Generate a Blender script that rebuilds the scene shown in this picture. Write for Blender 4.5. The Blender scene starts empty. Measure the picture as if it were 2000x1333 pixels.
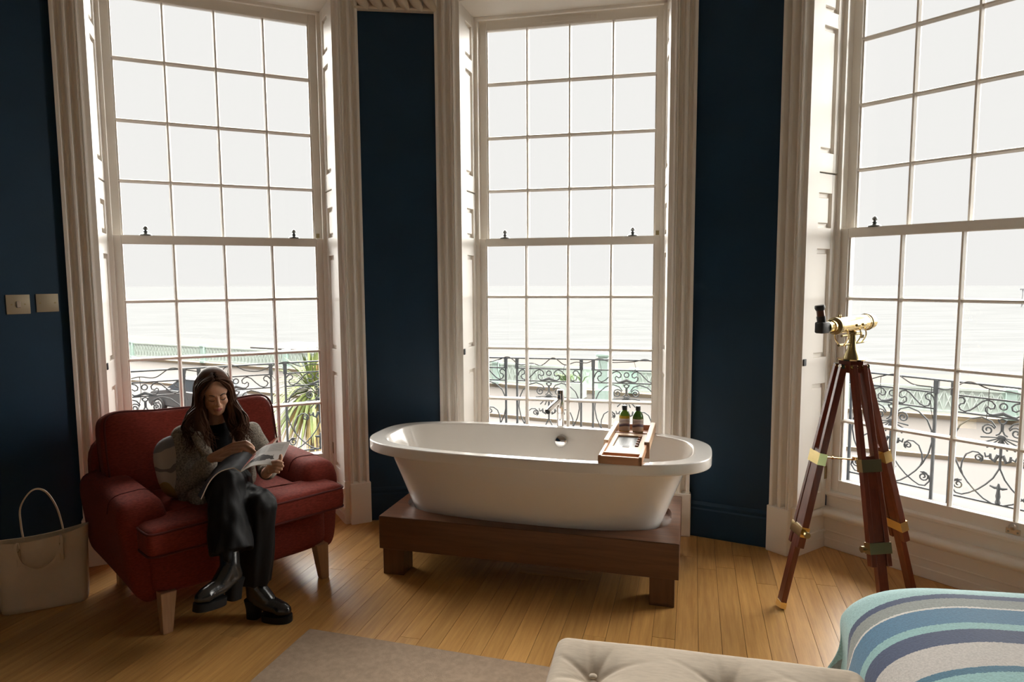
import bpy, bmesh, math, random
from mathutils import Vector, Matrix, noise

SC = bpy.context.scene
COL = SC.collection
R = math.radians
random.seed(7)

# ------------------------------------------------------------------ camera
CAM_H = 1.67
FPX, PITCH, ROLL = 1302.94, R(5.3578), R(-0.3436)
cam_data = bpy.data.cameras.new('camera')
cam_data.sensor_width = 36.0
cam_data.lens = 36.0 * FPX / 2000.0
cam_data.clip_start = 0.05
cam_data.clip_end = 5000
cam = bpy.data.objects.new('camera', cam_data)
COL.objects.link(cam)
_f = Vector((0, math.cos(PITCH), -math.sin(PITCH)))
_u = Vector((0, math.sin(PITCH), math.cos(PITCH)))
_x = Vector((1, 0, 0))
_r = _x * math.cos(ROLL) + _u * math.sin(ROLL)
_up = -_x * math.sin(ROLL) + _u * math.cos(ROLL)
cam.matrix_world = Matrix(((_r.x, _up.x, -_f.x, 0), (_r.y, _up.y, -_f.y, 0), (_r.z, _up.z, -_f.z, CAM_H), (0, 0, 0, 1)))
SC.camera = cam

# ------------------------------------------------------------------ sky, sun, exposure
world = bpy.data.worlds.new('overcast_sky')
SC.world = world
world.use_nodes = True
bg = world.node_tree.nodes['Background']
bg.inputs[0].default_value = (0.935, 0.918, 0.900, 1)     # flat, bright sea haze
bg.inputs[1].default_value = 1.0

sun_data = bpy.data.lights.new('sun', 'SUN')             # sun spread wide by the cloud
sun_data.energy = 40.0
sun_data.angle = R(160)
sun_data.color = (1.0, 0.96, 0.90)
sun = bpy.data.objects.new('sun', sun_data)
sun.rotation_euler = Vector((-0.42, -0.88, -0.74)).to_track_quat('-Z', 'Y').to_euler()
sun.location = (40, 80, 60)
COL.objects.link(sun)

vs = SC.view_settings
vs.view_transform = 'Standard'
vs.look = 'None'
vs.gamma = 1.0
vs.use_curve_mapping = False
vs.exposure = 0.0
SC.cycles.use_denoising = True
SC.cycles.max_bounces = 12
SC.cycles.diffuse_bounces = 8
SC.cycles.transparent_max_bounces = 24
SC.cycles.caustics_reflective = False
SC.cycles.caustics_refractive = False
SC.cycles.sample_clamp_indirect = 8.0


def at(px, py, Y):
    """world point at depth Y seen at photo pixel (px, py) - used only to read sizes and places off the photograph"""
    u = (px - 1000) / FPX
    v = (666.5 - py) / FPX
    d = _f + _r * u + _up * v
    p = d * (Y / d.y)
    return Vector((p.x, p.y, p.z + CAM_H))


# ------------------------------------------------------------------ materials
MATS = {}


def mat(name, col, rough=0.5, metal=0.0, var=0.0, scale=8.0, bump=0.0, bscale=60.0, spec=0.5, col2=None, stretch=None, coat=0.0, sheen=0.0):
    if name in MATS:
        return MATS[name]
    m = bpy.data.materials.new(name)
    m.use_nodes = True
    nt = m.node_tree
    b = nt.nodes['Principled BSDF']
    b.inputs['Roughness'].default_value = rough
    b.inputs['Metallic'].default_value = metal
    b.inputs['Specular IOR Level'].default_value = spec
    b.inputs['Coat Weight'].default_value = coat
    b.inputs['Sheen Weight'].default_value = sheen
    b.inputs['Base Color'].default_value = (*col, 1)
    tc = nt.nodes.new('ShaderNodeTexCoord')
    mp = nt.nodes.new('ShaderNodeMapping')
    if stretch:
        mp.inputs['Scale'].default_value = stretch
    nt.links.new(tc.outputs['Object'], mp.inputs['Vector'])
    if var > 0 or col2:
        n = nt.nodes.new('ShaderNodeTexNoise')
        n.inputs['Scale'].default_value = scale
        n.inputs['Detail'].default_value = 4
        nt.links.new(mp.outputs[0], n.inputs['Vector'])
        rmp = nt.nodes.new('ShaderNodeValToRGB')
        c2 = col2 or tuple(min(1, c * (1 + var)) for c in col)
        c1 = col if col2 else tuple(c * (1 - var) for c in col)
        rmp.color_ramp.elements[0].position = 0.35
        rmp.color_ramp.elements[1].position = 0.65
        rmp.color_ramp.elements[0].color = (*c1, 1)
        rmp.color_ramp.elements[1].color = (*c2, 1)
        nt.links.new(n.outputs['Fac'], rmp.inputs[0])
        nt.links.new(rmp.outputs[0], b.inputs['Base Color'])
    if bump > 0:
        n2 = nt.nodes.new('ShaderNodeTexNoise')
        n2.inputs['Scale'].default_value = bscale
        n2.inputs['Detail'].default_value = 3
        nt.links.new(mp.outputs[0], n2.inputs['Vector'])
        bp = nt.nodes.new('ShaderNodeBump')
        bp.inputs['Strength'].default_value = bump
        bp.inputs['Distance'].default_value = 0.01
        nt.links.new(n2.outputs['Fac'], bp.inputs['Height'])
        nt.links.new(bp.outputs[0], b.inputs['Normal'])
    MATS[name] = m
    return m


def wood(name, c1, c2, rough=0.4, axis='x', fine=14.0, per_object=0.0, coat=0.0, spec=0.5):
    if name in MATS:
        return MATS[name]
    m = bpy.data.materials.new(name)
    m.use_nodes = True
    nt = m.node_tree
    b = nt.nodes['Principled BSDF']
    b.inputs['Roughness'].default_value = rough
    b.inputs['Coat Weight'].default_value = coat
    b.inputs['Coat Roughness'].default_value = 0.25
    b.inputs['Specular IOR Level'].default_value = spec
    tc = nt.nodes.new('ShaderNodeTexCoord')
    mp = nt.nodes.new('ShaderNodeMapping')
    s = {'x': (0.06, 1, 1), 'y': (1, 0.06, 1), 'z': (1, 1, 0.06)}[axis]
    mp.inputs['Scale'].default_value = tuple(k * fine for k in s)
    nt.links.new(tc.outputs['Object'], mp.inputs['Vector'])
    n = nt.nodes.new('ShaderNodeTexNoise')
    n.inputs['Scale'].default_value = 3.0
    n.inputs['Detail'].default_value = 6
    n.inputs['Roughness'].default_value = 0.65
    rmp = nt.nodes.new('ShaderNodeValToRGB')
    rmp.color_ramp.elements[0].position = 0.3
    rmp.color_ramp.elements[1].position = 0.7
    rmp.color_ramp.elements[0].color = (*c1, 1)
    rmp.color_ramp.elements[1].color = (*c2, 1)
    oi = nt.nodes.new('ShaderNodeObjectInfo')
    add = nt.nodes.new('ShaderNodeVectorMath')
    add.operation = 'MULTIPLY_ADD'
    add.inputs[1].default_value = (31, 17, 23)
    nt.links.new(oi.outputs['Random'], add.inputs[0])
    nt.links.new(mp.outputs[0], add.inputs[2])
    nt.links.new(add.outputs[0], n.inputs['Vector'])
    nt.links.new(n.outputs['Fac'], rmp.inputs[0])
    out = rmp.outputs[0]
    if per_object > 0:
        hsv = nt.nodes.new('ShaderNodeHueSaturation')
        mr = nt.nodes.new('ShaderNodeMapRange')
        mr.inputs['To Min'].default_value = 1 - per_object
        mr.inputs['To Max'].default_value = 1 + per_object
        nt.links.new(oi.outputs['Random'], mr.inputs['Value'])
        nt.links.new(mr.outputs[0], hsv.inputs['Value'])
        nt.links.new(out, hsv.inputs['Color'])
        out = hsv.outputs[0]
    nt.links.new(out, b.inputs['Base Color'])
    bp = nt.nodes.new('ShaderNodeBump')
    bp.inputs['Strength'].default_value = 0.06
    bp.inputs['Distance'].default_value = 0.003
    nt.links.new(n.outputs['Fac'], bp.inputs['Height'])
    nt.links.new(bp.outputs[0], b.inputs['Normal'])
    MATS[name] = m
    return m


def glass_mat():
    m = bpy.data.materials.new('window_glass')
    m.use_nodes = True
    nt = m.node_tree
    nt.nodes.remove(nt.nodes['Principled BSDF'])
    out = nt.nodes['Material Output']
    tr = nt.nodes.new('ShaderNodeBsdfTransparent')
    tr.inputs[0].default_value = (0.985, 0.99, 0.985, 1)
    gl = nt.nodes.new('ShaderNodeBsdfGlossy')
    gl.inputs['Roughness'].default_value = 0.02
    fr = nt.nodes.new('ShaderNodeFresnel')
    fr.inputs['IOR'].default_value = 1.25
    mx = nt.nodes.new('ShaderNodeMixShader')
    nt.links.new(fr.outputs[0], mx.inputs[0])
    nt.links.new(tr.outputs[0], mx.inputs[1])
    nt.links.new(gl.outputs[0], mx.inputs[2])
    nt.links.new(mx.outputs[0], out.inputs[0])
    return m


WHITE = mat('white_paint', (0.86, 0.82, 0.76), 0.45)
BLUE = mat('blue_paint', (0.0062, 0.036, 0.078), 0.5, var=0.10, scale=2.2, bump=0.04, bscale=120, spec=0.35)
CEIL = mat('ceiling_paint', (0.82, 0.80, 0.76), 0.8)
PLASTER = mat('plaster_cream', (0.70, 0.60, 0.47), 0.7, var=0.05)
GLASS = glass_mat()
FLOORW = wood('oiled_bamboo', (0.47, 0.235, 0.066), (0.68, 0.385, 0.128), 0.34, 'x', 16, 0.13, coat=0.28)
GAP = mat('floor_gap', (0.10, 0.05, 0.02), 0.8)
CERAMIC = mat('white_acrylic', (0.82, 0.79, 0.75), 0.16, coat=0.6)
CHROME = mat('chrome', (0.82, 0.82, 0.83), 0.08, 1.0)
BRASS = mat('polished_brass', (0.86, 0.66, 0.32), 0.14, 1.0)
DBRASS = mat('aged_brass', (0.36, 0.29, 0.15), 0.35, 1.0)
IRON = mat('dark_iron_paint', (0.045, 0.05, 0.055), 0.6, var=0.2, scale=30)
PEWTER = mat('dull_pewter', (0.25, 0.27, 0.28), 0.35, 0.9)
MAHOG = wood('mahogany', (0.115, 0.020, 0.008), (0.200, 0.042, 0.016), 0.3, 'z', 20, 0.08, coat=0.3)
WALNUT = wood('dark_hardwood', (0.090, 0.034, 0.014), (0.165, 0.066, 0.028), 0.4, 'x', 12, 0.0, coat=0.15)
TRAYW = wood('pale_beech', (0.66, 0.43, 0.25), (0.78, 0.56, 0.37), 0.45, 'y', 22)
LEGW = wood('chair_leg_beech', (0.36, 0.20, 0.11), (0.46, 0.28, 0.16), 0.45, 'z', 25)
BLACKRUB = mat('black_rubber', (0.012, 0.012, 0.012), 0.5)


# ------------------------------------------------------------------ mesh builder
class MB:
    def __init__(s):
        s.bm = bmesh.new()

    def box(s, x0, x1, y0, y1, z0, z1, bev=0.0, seg=1, M=None):
        g = bmesh.ops.create_cube(s.bm, size=1.0)
        vs_ = g['verts']
        for v in vs_:
            v.co = Vector((x0 + (v.co.x + .5) * (x1 - x0), y0 + (v.co.y + .5) * (y1 - y0), z0 + (v.co.z + .5) * (z1 - z0)))
        if bev > 0:
            es = list({e for v in vs_ for e in v.link_edges})
            r = bmesh.ops.bevel(s.bm, geom=es, offset=bev, segments=seg, affect='EDGES', profile=0.5)
            vs_ = r['verts']
        if M is not None:
            for v in set(vs_):
                v.co = M @ v.co
        return s

    def mesh(s, verts, faces, M=None):
        bv = [s.bm.verts.new(M @ Vector(v) if M is not None else Vector(v)) for v in verts]
        for f in faces:
            try:
                s.bm.faces.new([bv[i] for i in f])
            except ValueError:
                pass
        return s

    def prism(s, poly, z0, z1, M=None):
        n = len(poly)
        v = [(x, y, z0) for x, y in poly] + [(x, y, z1) for x, y in poly]
        f = [(i, (i + 1) % n, n + (i + 1) % n, n + i) for i in range(n)]
        f += [tuple(range(n - 1, -1, -1)), tuple(range(n, 2 * n))]
        return s.mesh(v, f, M)

    def lathe(s, prof, seg=24, M=None, cap=True):
        v, f = [], []
        for r, z in prof:
            for k in range(seg):
                a = 2 * math.pi * k / seg
                v.append((r * math.cos(a), r * math.sin(a), z))
        for i in range(len(prof) - 1):
            for k in range(seg):
                k2 = (k + 1) % seg
                f.append((i * seg + k, i * seg + k2, (i + 1) * seg + k2, (i + 1) * seg + k))
        if cap:
            f.append(tuple(range(seg - 1, -1, -1)))
            f.append(tuple((len(prof) - 1) * seg + k for k in range(seg)))
        return s.mesh(v, f, M)

    def tube(s, pts, r, seg=8, closed=False, cap=True, flat=None):
        pts = [Vector(p) for p in pts]
        n = len(pts)
        rr = r if isinstance(r, (list, tuple)) else [r] * n
        t0 = (pts[1] - pts[0]).normalized()
        nrm = t0.orthogonal().normalized()
        if flat is not None:
            nrm = Vector(flat)
            nrm = (nrm - t0 * nrm.dot(t0)).normalized()
        v, f = [], []
        for i in range(n):
            if closed:
                t = pts[(i + 1) % n] - pts[i - 1]
            else:
                t = pts[min(i + 1, n - 1)] - pts[max(i - 1, 0)]
            if t.length < 1e-9:
                t = t0
            t = t.normalized()
            nrm = nrm - t * nrm.dot(t)
            nrm = nrm.normalized() if nrm.length > 1e-6 else t.orthogonal().normalized()
            b = t.cross(nrm)
            for k in range(seg):
                a = 2 * math.pi * k / seg
                v.append(pts[i] + (nrm * math.cos(a) + b * math.sin(a)) * rr[i])
        m = n if closed else n - 1
        for i in range(m):
            j = (i + 1) % n
            for k in range(seg):
                k2 = (k + 1) % seg
                f.append((i * seg + k, i * seg + k2, j * seg + k2, j * seg + k))
        if cap and not closed:
            f.append(tuple(range(seg - 1, -1, -1)))
            f.append(tuple((n - 1) * seg + k for k in range(seg)))
        return s.mesh(v, f)

    def cyl(s, p0, p1, r0, r1=None, seg=16):
        return s.tube([p0, p1], [r0, r0 if r1 is None else r1], seg)

    def capsule(s, p0, r0, p1, r1, seg=14, sx=None):
        p0, p1 = Vector(p0), Vector(p1)
        ax = p1 - p0
        L = ax.length
        if L < 1e-6:
            ax, L = Vector((0, 0, 1)), 1e-4
        t = ax.normalized()
        pts, rr = [], []
        for k in range(5):
            a = math.pi / 2 * (1 - k / 4)
            pts.append(p0 - t * r0 * math.sin(a))
            rr.append(max(r0 * math.cos(a), r0 * 0.05))
        for k in range(5):
            a = math.pi / 2 * k / 4
            pts.append(p1 + t * r1 * math.sin(a))
            rr.append(max(r1 * math.cos(a), r1 * 0.05))
        return s.tube(pts, rr, seg)

    def ell(s, c, rad, M=None, seg=20, rings=12):
        v, f = [], []
        for i in range(rings + 1):
            th = math.pi * i / rings
            for k in range(seg):
                a = 2 * math.pi * k / seg
                v.append((max(math.sin(th), .02) * math.cos(a) * rad[0], max(math.sin(th), .02) * math.sin(a) * rad[1], math.cos(th) * rad[2]))
        for i in range(rings):
            for k in range(seg):
                k2 = (k + 1) % seg
                f.append((i * seg + k, i * seg + k2, (i + 1) * seg + k2, (i + 1) * seg + k))
        f.append(tuple(range(seg - 1, -1, -1)))
        f.append(tuple(rings * seg + k for k in range(seg)))
        T = Matrix.Translation(Vector(c)) @ (M.to_4x4() if M is not None else Matrix.Identity(4))
        return s.mesh(v, f, T)

    def grid(s, fn, nu, nv, closeu=False, closev=False):
        v = [fn(i / (nu if closeu else nu - 1), j / (nv if closev else nv - 1)) for i in range(nu) for j in range(nv)]
        f = []
        for i in range(nu if closeu else nu - 1):
            for j in range(nv if closev else nv - 1):
                i2, j2 = (i + 1) % nu, (j + 1) % nv
                f.append((i * nv + j, i2 * nv + j, i2 * nv + j2, i * nv + j2))
        return s.mesh(v, f)

    def me(s, name, m=None, smooth=35):
        bmesh.ops.recalc_face_normals(s.bm, faces=s.bm.faces[:])
        me = bpy.data.meshes.new(name)
        s.bm.to_mesh(me)
        s.bm.free()
        if m is not None:
            me.materials.append(m)
        if smooth:
            me.shade_smooth()
            if smooth < 179:
                me.set_sharp_from_angle(angle=R(smooth))
        return me

    def done(s, name, m, parent=None, smooth=35, label=None):
        return link(name, s.me(name, m, smooth), parent, label)


def link(name, me, parent=None, label=None):
    o = bpy.data.objects.new(name, me)
    COL.objects.link(o)
    if parent is not None:
        o.parent = parent
    if label:
        o['label'] = label
    return o


def thing(name, label, cat, loc=(0, 0, 0), rz=0.0, group=None):
    o = bpy.data.objects.new(name, None)
    o.empty_display_size = 0.1
    o.location = loc
    o.rotation_euler = (0, 0, rz)
    COL.objects.link(o)
    o['label'] = label
    o['category'] = cat
    if group:
        o['group'] = group
    return o


def tag(o, label, cat, group=None):
    o['label'] = label
    o['category'] = cat
    if group:
        o['group'] = group
    return o


def struct(o):
    o['kind'] = 'structure'
    return o


def organic(mb, name, m, parent, voxel=0.006, smooth=6, factor=0.5, label=None, extra=None):
    """join overlapping solids into ONE skin: voxel remesh, then smoothing"""
    me = mb.me(name + '_src', m, 0)
    o = bpy.data.objects.new(name + '_src', me)
    COL.objects.link(o)
    rm = o.modifiers.new('remesh', 'REMESH')
    rm.mode = 'VOXEL'
    rm.voxel_size = voxel
    sm = o.modifiers.new('smooth', 'SMOOTH')
    sm.iterations = smooth
    sm.factor = factor
    dg = bpy.context.evaluated_depsgraph_get()
    dg.update()
    ev = o.evaluated_get(dg)
    new = bpy.data.meshes.new_from_object(ev)
    bpy.data.objects.remove(o)
    bpy.data.meshes.remove(me)
    new.name = name
    if not new.materials:
        new.materials.append(m)
    new.shade_smooth()
    return link(name, new, parent, label)


def spline(ctrl, n=24):
    """Catmull-Rom through control points"""
    P = [Vector(c) for c in ctrl]
    P = [P[0] * 2 - P[1]] + P + [P[-1] * 2 - P[-2]]
    out = []
    segs = len(P) - 3
    for i in range(n):
        t = i / (n - 1) * segs
        k = min(int(t), segs - 1)
        t -= k
        a, b, c, d = P[k:k + 4]
        out.append(0.5 * ((2 * b) + (c - a) * t + (2 * a - 5 * b + 4 * c - d) * t * t + (3 * b - a - 3 * c + d) * t ** 3))
    return out


# ================================================================== THE ROOM
WIN = [(-1.9316, 4.5233, R(25.170)), (0.4129, 4.7927, R(-12.269)), (2.4240, 3.5694, R(-52.489))]
WALL_N = 0.40      # wall face, measured from the glass towards the room
TOP = 3.80


def wp(i, u, n):
    x, y, a = WIN[i]
    return (x + u * math.cos(a) + n * math.sin(a), y + u * math.sin(a) - n * math.cos(a))


def wall(name, poly, z0, z1, m=BLUE):
    return struct(MB().prism(poly, z0, z1).done(name, m, smooth=0))


# --- solid piers between the windows and the walls running back into the room
wall('wall_left_pier', [wp(0, .69, -.12), wp(0, .69, WALL_N - .08), wp(0, .834, WALL_N), wp(1, -.834, WALL_N), wp(1, -.69, WALL_N - .08), wp(1, -.69, -.12)], 0, TOP)
wall('wall_right_pier', [wp(1, .69, -.12), wp(1, .69, WALL_N - .08), wp(1, .834, WALL_N), wp(2, -.834, WALL_N), wp(2, -.69, WALL_N - .08), wp(2, -.69, -.12)], 0, TOP)
LA = R(50)
p0 = wp(0, -.834, WALL_N)
p1 = (p0[0] - 2.6 * math.cos(LA), p0[1] - 2.6 * math.sin(LA))
wall('wall_left', [wp(0, -.69, -.12), wp(0, -.69, WALL_N - .08), p0, p1, (p1[0] - .3, p1[1]), (p1[0] - .3, p1[1] + .3), (p0[0] - .5, p0[1] + .4)], 0, TOP)
wall('wall_left_rear', [p1, (p1[0], -4.2), (p1[0] - .3, -4.2), (p1[0] - .3, p1[1])], 0, TOP)
q0 = wp(2, .834, WALL_N)
q1 = (q0[0] + 1.35, q0[1] - 1.0)
wall('wall_right', [wp(2, .69, -.12), wp(2, .69, WALL_N - .08), q0, q1, (q1[0] + .3, q1[1]), (q1[0] + .3, q1[1] + .5), (q0[0] + .6, q0[1] + .3)], 0, TOP)
wall('wall_right_rear', [q1, (q1[0], -4.2), (q1[0] + .3, -4.2), (q1[0] + .3, q1[1])], 0, TOP)
wall('wall_back', [(p1[0] - .3, -4.2), (q1[0] + .3, -4.2), (q1[0] + .3, -4.5), (p1[0] - .3, -4.5)], 0, TOP, CEIL)  # unseen wall kept pale, not blue, to bounce light into the room
for i, nm in enumerate(('wall_over_left_window', 'wall_over_middle_window', 'wall_over_right_window')):
    wall(nm, [wp(i, -.70, -.12), wp(i, .70, -.12), wp(i, .70, WALL_N), wp(i, -.70, WALL_N)], 3.495, TOP)
OUT = [wp(0, -.69, .02), wp(0, .69, .02), wp(1, -.69, .02), wp(1, .69, .02), wp(2, -.69, .02), wp(2, .69, .02)]
room_poly = OUT + [(q0[0] + .1, q0[1]), (q1[0] + .1, q1[1]), (q1[0] + .1, -4.3), (p1[0] - .1, -4.3), (p1[0] - .1, p1[1] + .1), (p0[0] - .1, p0[1] + .1)]
struct(MB().prism([(x, y) for x, y in room_poly], TOP, TOP + .12).done('ceiling', CEIL, smooth=0))

# --- floor: slab, then the boards one by one
floor = struct(MB().prism([(x, y) for x, y in room_poly], -.06, -.006).done('floor', GAP, smooth=0))
FD = R(74.8)
fd, fc = Vector((math.cos(FD), math.sin(FD))), Vector((math.sin(FD), -math.cos(FD)))


def inside(p, poly):
    c = False
    n = len(poly)
    for i in range(n):
        (x1, y1), (x2, y2) = poly[i], poly[(i + 1) % n]
        if (y1 > p[1]) != (y2 > p[1]) and p[0] < (x2 - x1) * (p[1] - y1) / (y2 - y1) + x1:
            c = not c
    return c


rnd = random.Random(3)
PW = 0.104
T0 = 1.75
for k in range(-37, 36):
    s_ = k * PW
    far = None
    for q in range(600):
        t = 6.0 - q * .01
        if inside(fc * s_ + fd * t, room_poly):
            far = t
            break
    if far is None or far < T0:
        continue
    t = far
    first = True
    while t > T0:
        L = rnd.uniform(.9, 1.9) * (rnd.uniform(.3, 1) if first else 1)
        first = False
        t2 = max(t - L, T0)
        if t2 - T0 < .3:
            t2 = T0
        c = fc * s_ + fd * ((t + t2) / 2)
        h = (t - t2) / 2 - .0008
        dz = rnd.uniform(-.0008, 0)
        o = MB().box(-h, h, -PW / 2 + .0009, PW / 2 - .0009, -.012, 0).done('floor_plank', FLOORW, floor, smooth=0)
        o.location = (c.x, c.y, dz)
        o.rotation_euler = (0, 0, FD)
        t = t2
# the boards behind the camera, out of the picture
mb = MB()
for k in range(-45, 45):
    c0 = fc * (k * PW)
    mb.box(-5.9, T0 - .001, -PW / 2 + .0009 - k * PW, PW / 2 - .0009 - k * PW, -.012, -.0005)
mb2 = mb
for v in mb2.bm.verts:
    p = fd * v.co.x + Vector((-fd.y, fd.x)) * v.co.y
    v.co = Vector((max(p1[0], min(q1[0] + .05, p.x)), max(-4.2, p.y), v.co.z))
rest = mb2.done('floor_planks', FLOORW, floor, smooth=0)
rest['kind'] = 'stuff'
hatch = MB()
hc = at(1062, 1118, 3.72)
hatch.box(-.20, .20, -.055, .055, 0, .003)
hatch.box(-.193, .193, -.048, .048, 0, .004)
ho = hatch.done('floor_hatch', FLOORW, floor, smooth=0)
ho.location = (.24, 3.66, 0)
ho.rotation_euler = (0, 0, R(-15.2))

# --- dado: painted blue skirting boards on the piers and side walls


def skirting(name, a, b, h=.23, m=BLUE):
    a, b = Vector(a), Vector(b)
    d = b - a
    L = d.length
    rz = math.atan2(d.y, d.x)
    prof = [(0, 0), (.018, 0), (.018, h - .05), (.012, h - .04), (.015, h - .02), (.006, h), (0, h)]
    v, f = [], []
    for x in (0, L):
        for y, z in prof:
            v.append((x, -y, z))
    n = len(prof)
    f = [(i, (i + 1) % n, n + (i + 1) % n, n + i) for i in range(n)] + [tuple(range(n)), tuple(range(2 * n - 1, n - 1, -1))]
    o = MB().mesh(v, f).done(name, m, smooth=0)
    o.location = (a.x, a.y, 0)
    o.rotation_euler = (0, 0, rz)
    return struct(o)


skirting('baseboard_left_pier', wp(0, .845, WALL_N), wp(1, -.845, WALL_N))
skirting('baseboard_right_pier', wp(1, .845, WALL_N), wp(2, -.845, WALL_N))
skirting('baseboard_left', p1, (p0[0] - .05 * math.cos(LA), p0[1] - .05 * math.sin(LA)))

# --- rope-moulded cornice over the piers
n_trim = [0]


def trim(mb, m=WHITE, smooth=35, loc=None, rz=0):
    n_trim[0] += 1
    o = mb.done('trim_%d' % n_trim[0], m, None, smooth)
    if loc is not None:
        o.location = loc
        o.rotation_euler = (0, 0, rz)
    return struct(o)


bead_me = MB().ell((0, 0, 0), (.072, .034, .030), Matrix.Rotation(R(52), 3, 'Y'), 12, 8).me('rope_bead', PLASTER)
for a, b in ((wp(0, .835, WALL_N), wp(1, -.835, WALL_N)), (wp(1, .835, WALL_N), wp(2, -.835, WALL_N)), (p1, p0)):
    a, b = Vector(a), Vector(b)
    d = b - a
    L = d.length
    mb = MB()
    mb.box(0, L, -.05, 0, 3.408, 3.424, .003)
    mb.box(0, L, -.02, 0, 3.42, 3.53)
    mb.box(0, L, -.09, 0, 3.52, 3.56, .006)
    mb.box(0, L, -.14, 0, 3.555, TOP)
    tr = trim(mb, PLASTER, 35, (a.x, a.y, 0), math.atan2(d.y, d.x))
    nb = int(L / .075)
    for k in range(nb):
        bo = link('rope_bead', bead_me, tr)
        bo.location = ((k + .5) * L / nb, -.040, 3.462)

# ================================================================== WINDOWS
ZU = [3.413, 3.049, 2.674, 2.300, 1.957]     # glass lines of the upper sash
ZL = [1.900, 1.540, 1.168, 0.794, 0.425]     # and of the lower sash
UX = [-.593, -.300, 0.0, .300, .593]
BW = .012
LOW = -.066


def pane_me(w, h):
    key = ('pane', round(w, 3), round(h, 3))
    if key not in MATS:
        MATS[key] = MB().box(-w / 2, w / 2, -.0015, .0015, -h / 2, h / 2).me('pane', GLASS, 0)
    return MATS[key]


def vbar_me(h):
    key = ('vbar', round(h, 3))
    if key not in MATS:
        prof = [(-BW, .016), (-BW, .004), (-.005, -.018), (.005, -.018), (BW, .004), (BW, .016)]
        MATS[key] = MB().prism(prof, -h / 2, h / 2).me('glazing_bar', WHITE, 0)
    return MATS[key]


def hbar_me(w):
    key = ('hbar', round(w, 3))
    if key not in MATS:
        prof = [(-BW, .016), (-BW, .004), (-.005, -.018), (.005, -.018), (BW, .004), (BW, .016)]
        v, f = [], []
        for x in (-w / 2, w / 2):
            for z, y in prof:
                v.append((x, y, z))
        n = 6
        f = [(i, (i + 1) % n, n + (i + 1) % n, n + i) for i in range(n)] + [tuple(range(n)), tuple(range(2 * n - 1, n - 1, -1))]
        MATS[key] = MB().mesh(v, f).me('glazing_bar', WHITE, 0)
    return MATS[key]


def sash(parent, zs, y, top_rail, bot_rail, name):
    mb = MB()
    zt, zb = zs[0], zs[-1]
    for sg in (-1, 1):
        a, b = sorted((sg * .593, sg * .643))
        mb.box(a, b, y - .022, y + .022, zb - bot_rail, zt + top_rail, .003)
        a, b = sorted((sg * .585, sg * .597))
        mb.box(a, b, y - .004, y + .016, zb, zt)
    mb.box(-.593, .593, y - .022, y + .022, zt, zt + top_rail, .003)
    mb.box(-.593, .593, y - .022, y + .022, zb - bot_rail, zb, .003)
    s_ = mb.done(name, WHITE, parent)
    for i in range(4):
        for j in range(4):
            w = UX[i + 1] - UX[i]
            h = zs[j] - zs[j + 1]
            p = link('pane', pane_me(w, h), s_)
            p.location = ((UX[i] + UX[i + 1]) / 2, y + .006, (zs[j] + zs[j + 1]) / 2)
    for u in UX[1:4]:
        b = link('glazing_bar', vbar_me(zt - zb), s_)
        b.location = (u, y, (zt + zb) / 2)
    for z in zs[1:4]:
        b = link('glazing_bar', hbar_me(1.186), s_)
        b.location = (0, y + .001, z)
    return s_


def leaf(parent, side, z0, z1, panels, hinges):
    """one folded shutter leaf lining the reveal, with fielded panels"""
    A, B = Vector((side * .655, -.115)), Vector((side * .676, -.405))
    d = B - A
    L = d.length
    ang = math.atan2(d.y, d.x)
    inn = 1 if side < 0 else -1                 # which side of the leaf looks into the opening
    mb = MB()

    def bx(a, b, t0, t1, c, e, bev=0):
        y0, y1 = sorted((inn * t0, inn * t1))
        mb.box(a, b, y0, y1, c, e, bev)
    bx(0, L, -.034, -.019, z0, z1)
    st = .052
    bx(0, st, -.022, 0, z0, z1, .002)
    bx(L - st, L, -.022, 0, z0, z1, .002)
    edges = [z0] + [z for p in sorted(panels) for z in p] + [z1]
    for k in range(0, len(edges), 2):
        bx(st - .001, L - st + .001, -.022, 0, edges[k], edges[k + 1], .002)
    o = mb.done('shutter_leaf', WHITE, parent, 0)
    o.location = (A.x, A.y, 0)
    o.rotation_euler = (0, 0, ang)
    for c, e in panels:
        pm = MB()
        g = .024
        for (a0, a1, b0, b1, t) in ((st, L - st, c, e, -.0185), (st + g, L - st - g, c + g, e - g, -.004)):
            y0, y1 = sorted((inn * -.020, inn * t))
            pm.box(a0 + .001, a1 - .001, y0, y1, b0 + .001, b1 - .001, .005 if t > -.01 else 0)
        # sunk channel between the moulding and the raised field
        pm.done('shutter_panel', WHITE, o, 0)
    for zz in hinges:
        hb = MB()
        hb.cyl((-.004, inn * .002, zz - .04), (-.004, inn * .002, zz + .04), .007, seg=10)
        hb.box(0, .022, *sorted((inn * 0, inn * .003)), zz - .04, zz + .04)
        hb.done('hinge', DBRASS if zz < .6 else WHITE, o)
    return o


fast_me = MB().lathe([(.001, 0), (.036, 0), (.034, .007), (.022, .014), (.010, .020), (.015, .026), (.009, .031), (.007, .034), (.012, .038), (.015, .045), (.012, .053), (.004, .059), (.0005, .061)], 16).me('sash_fastener', PEWTER)


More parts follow.
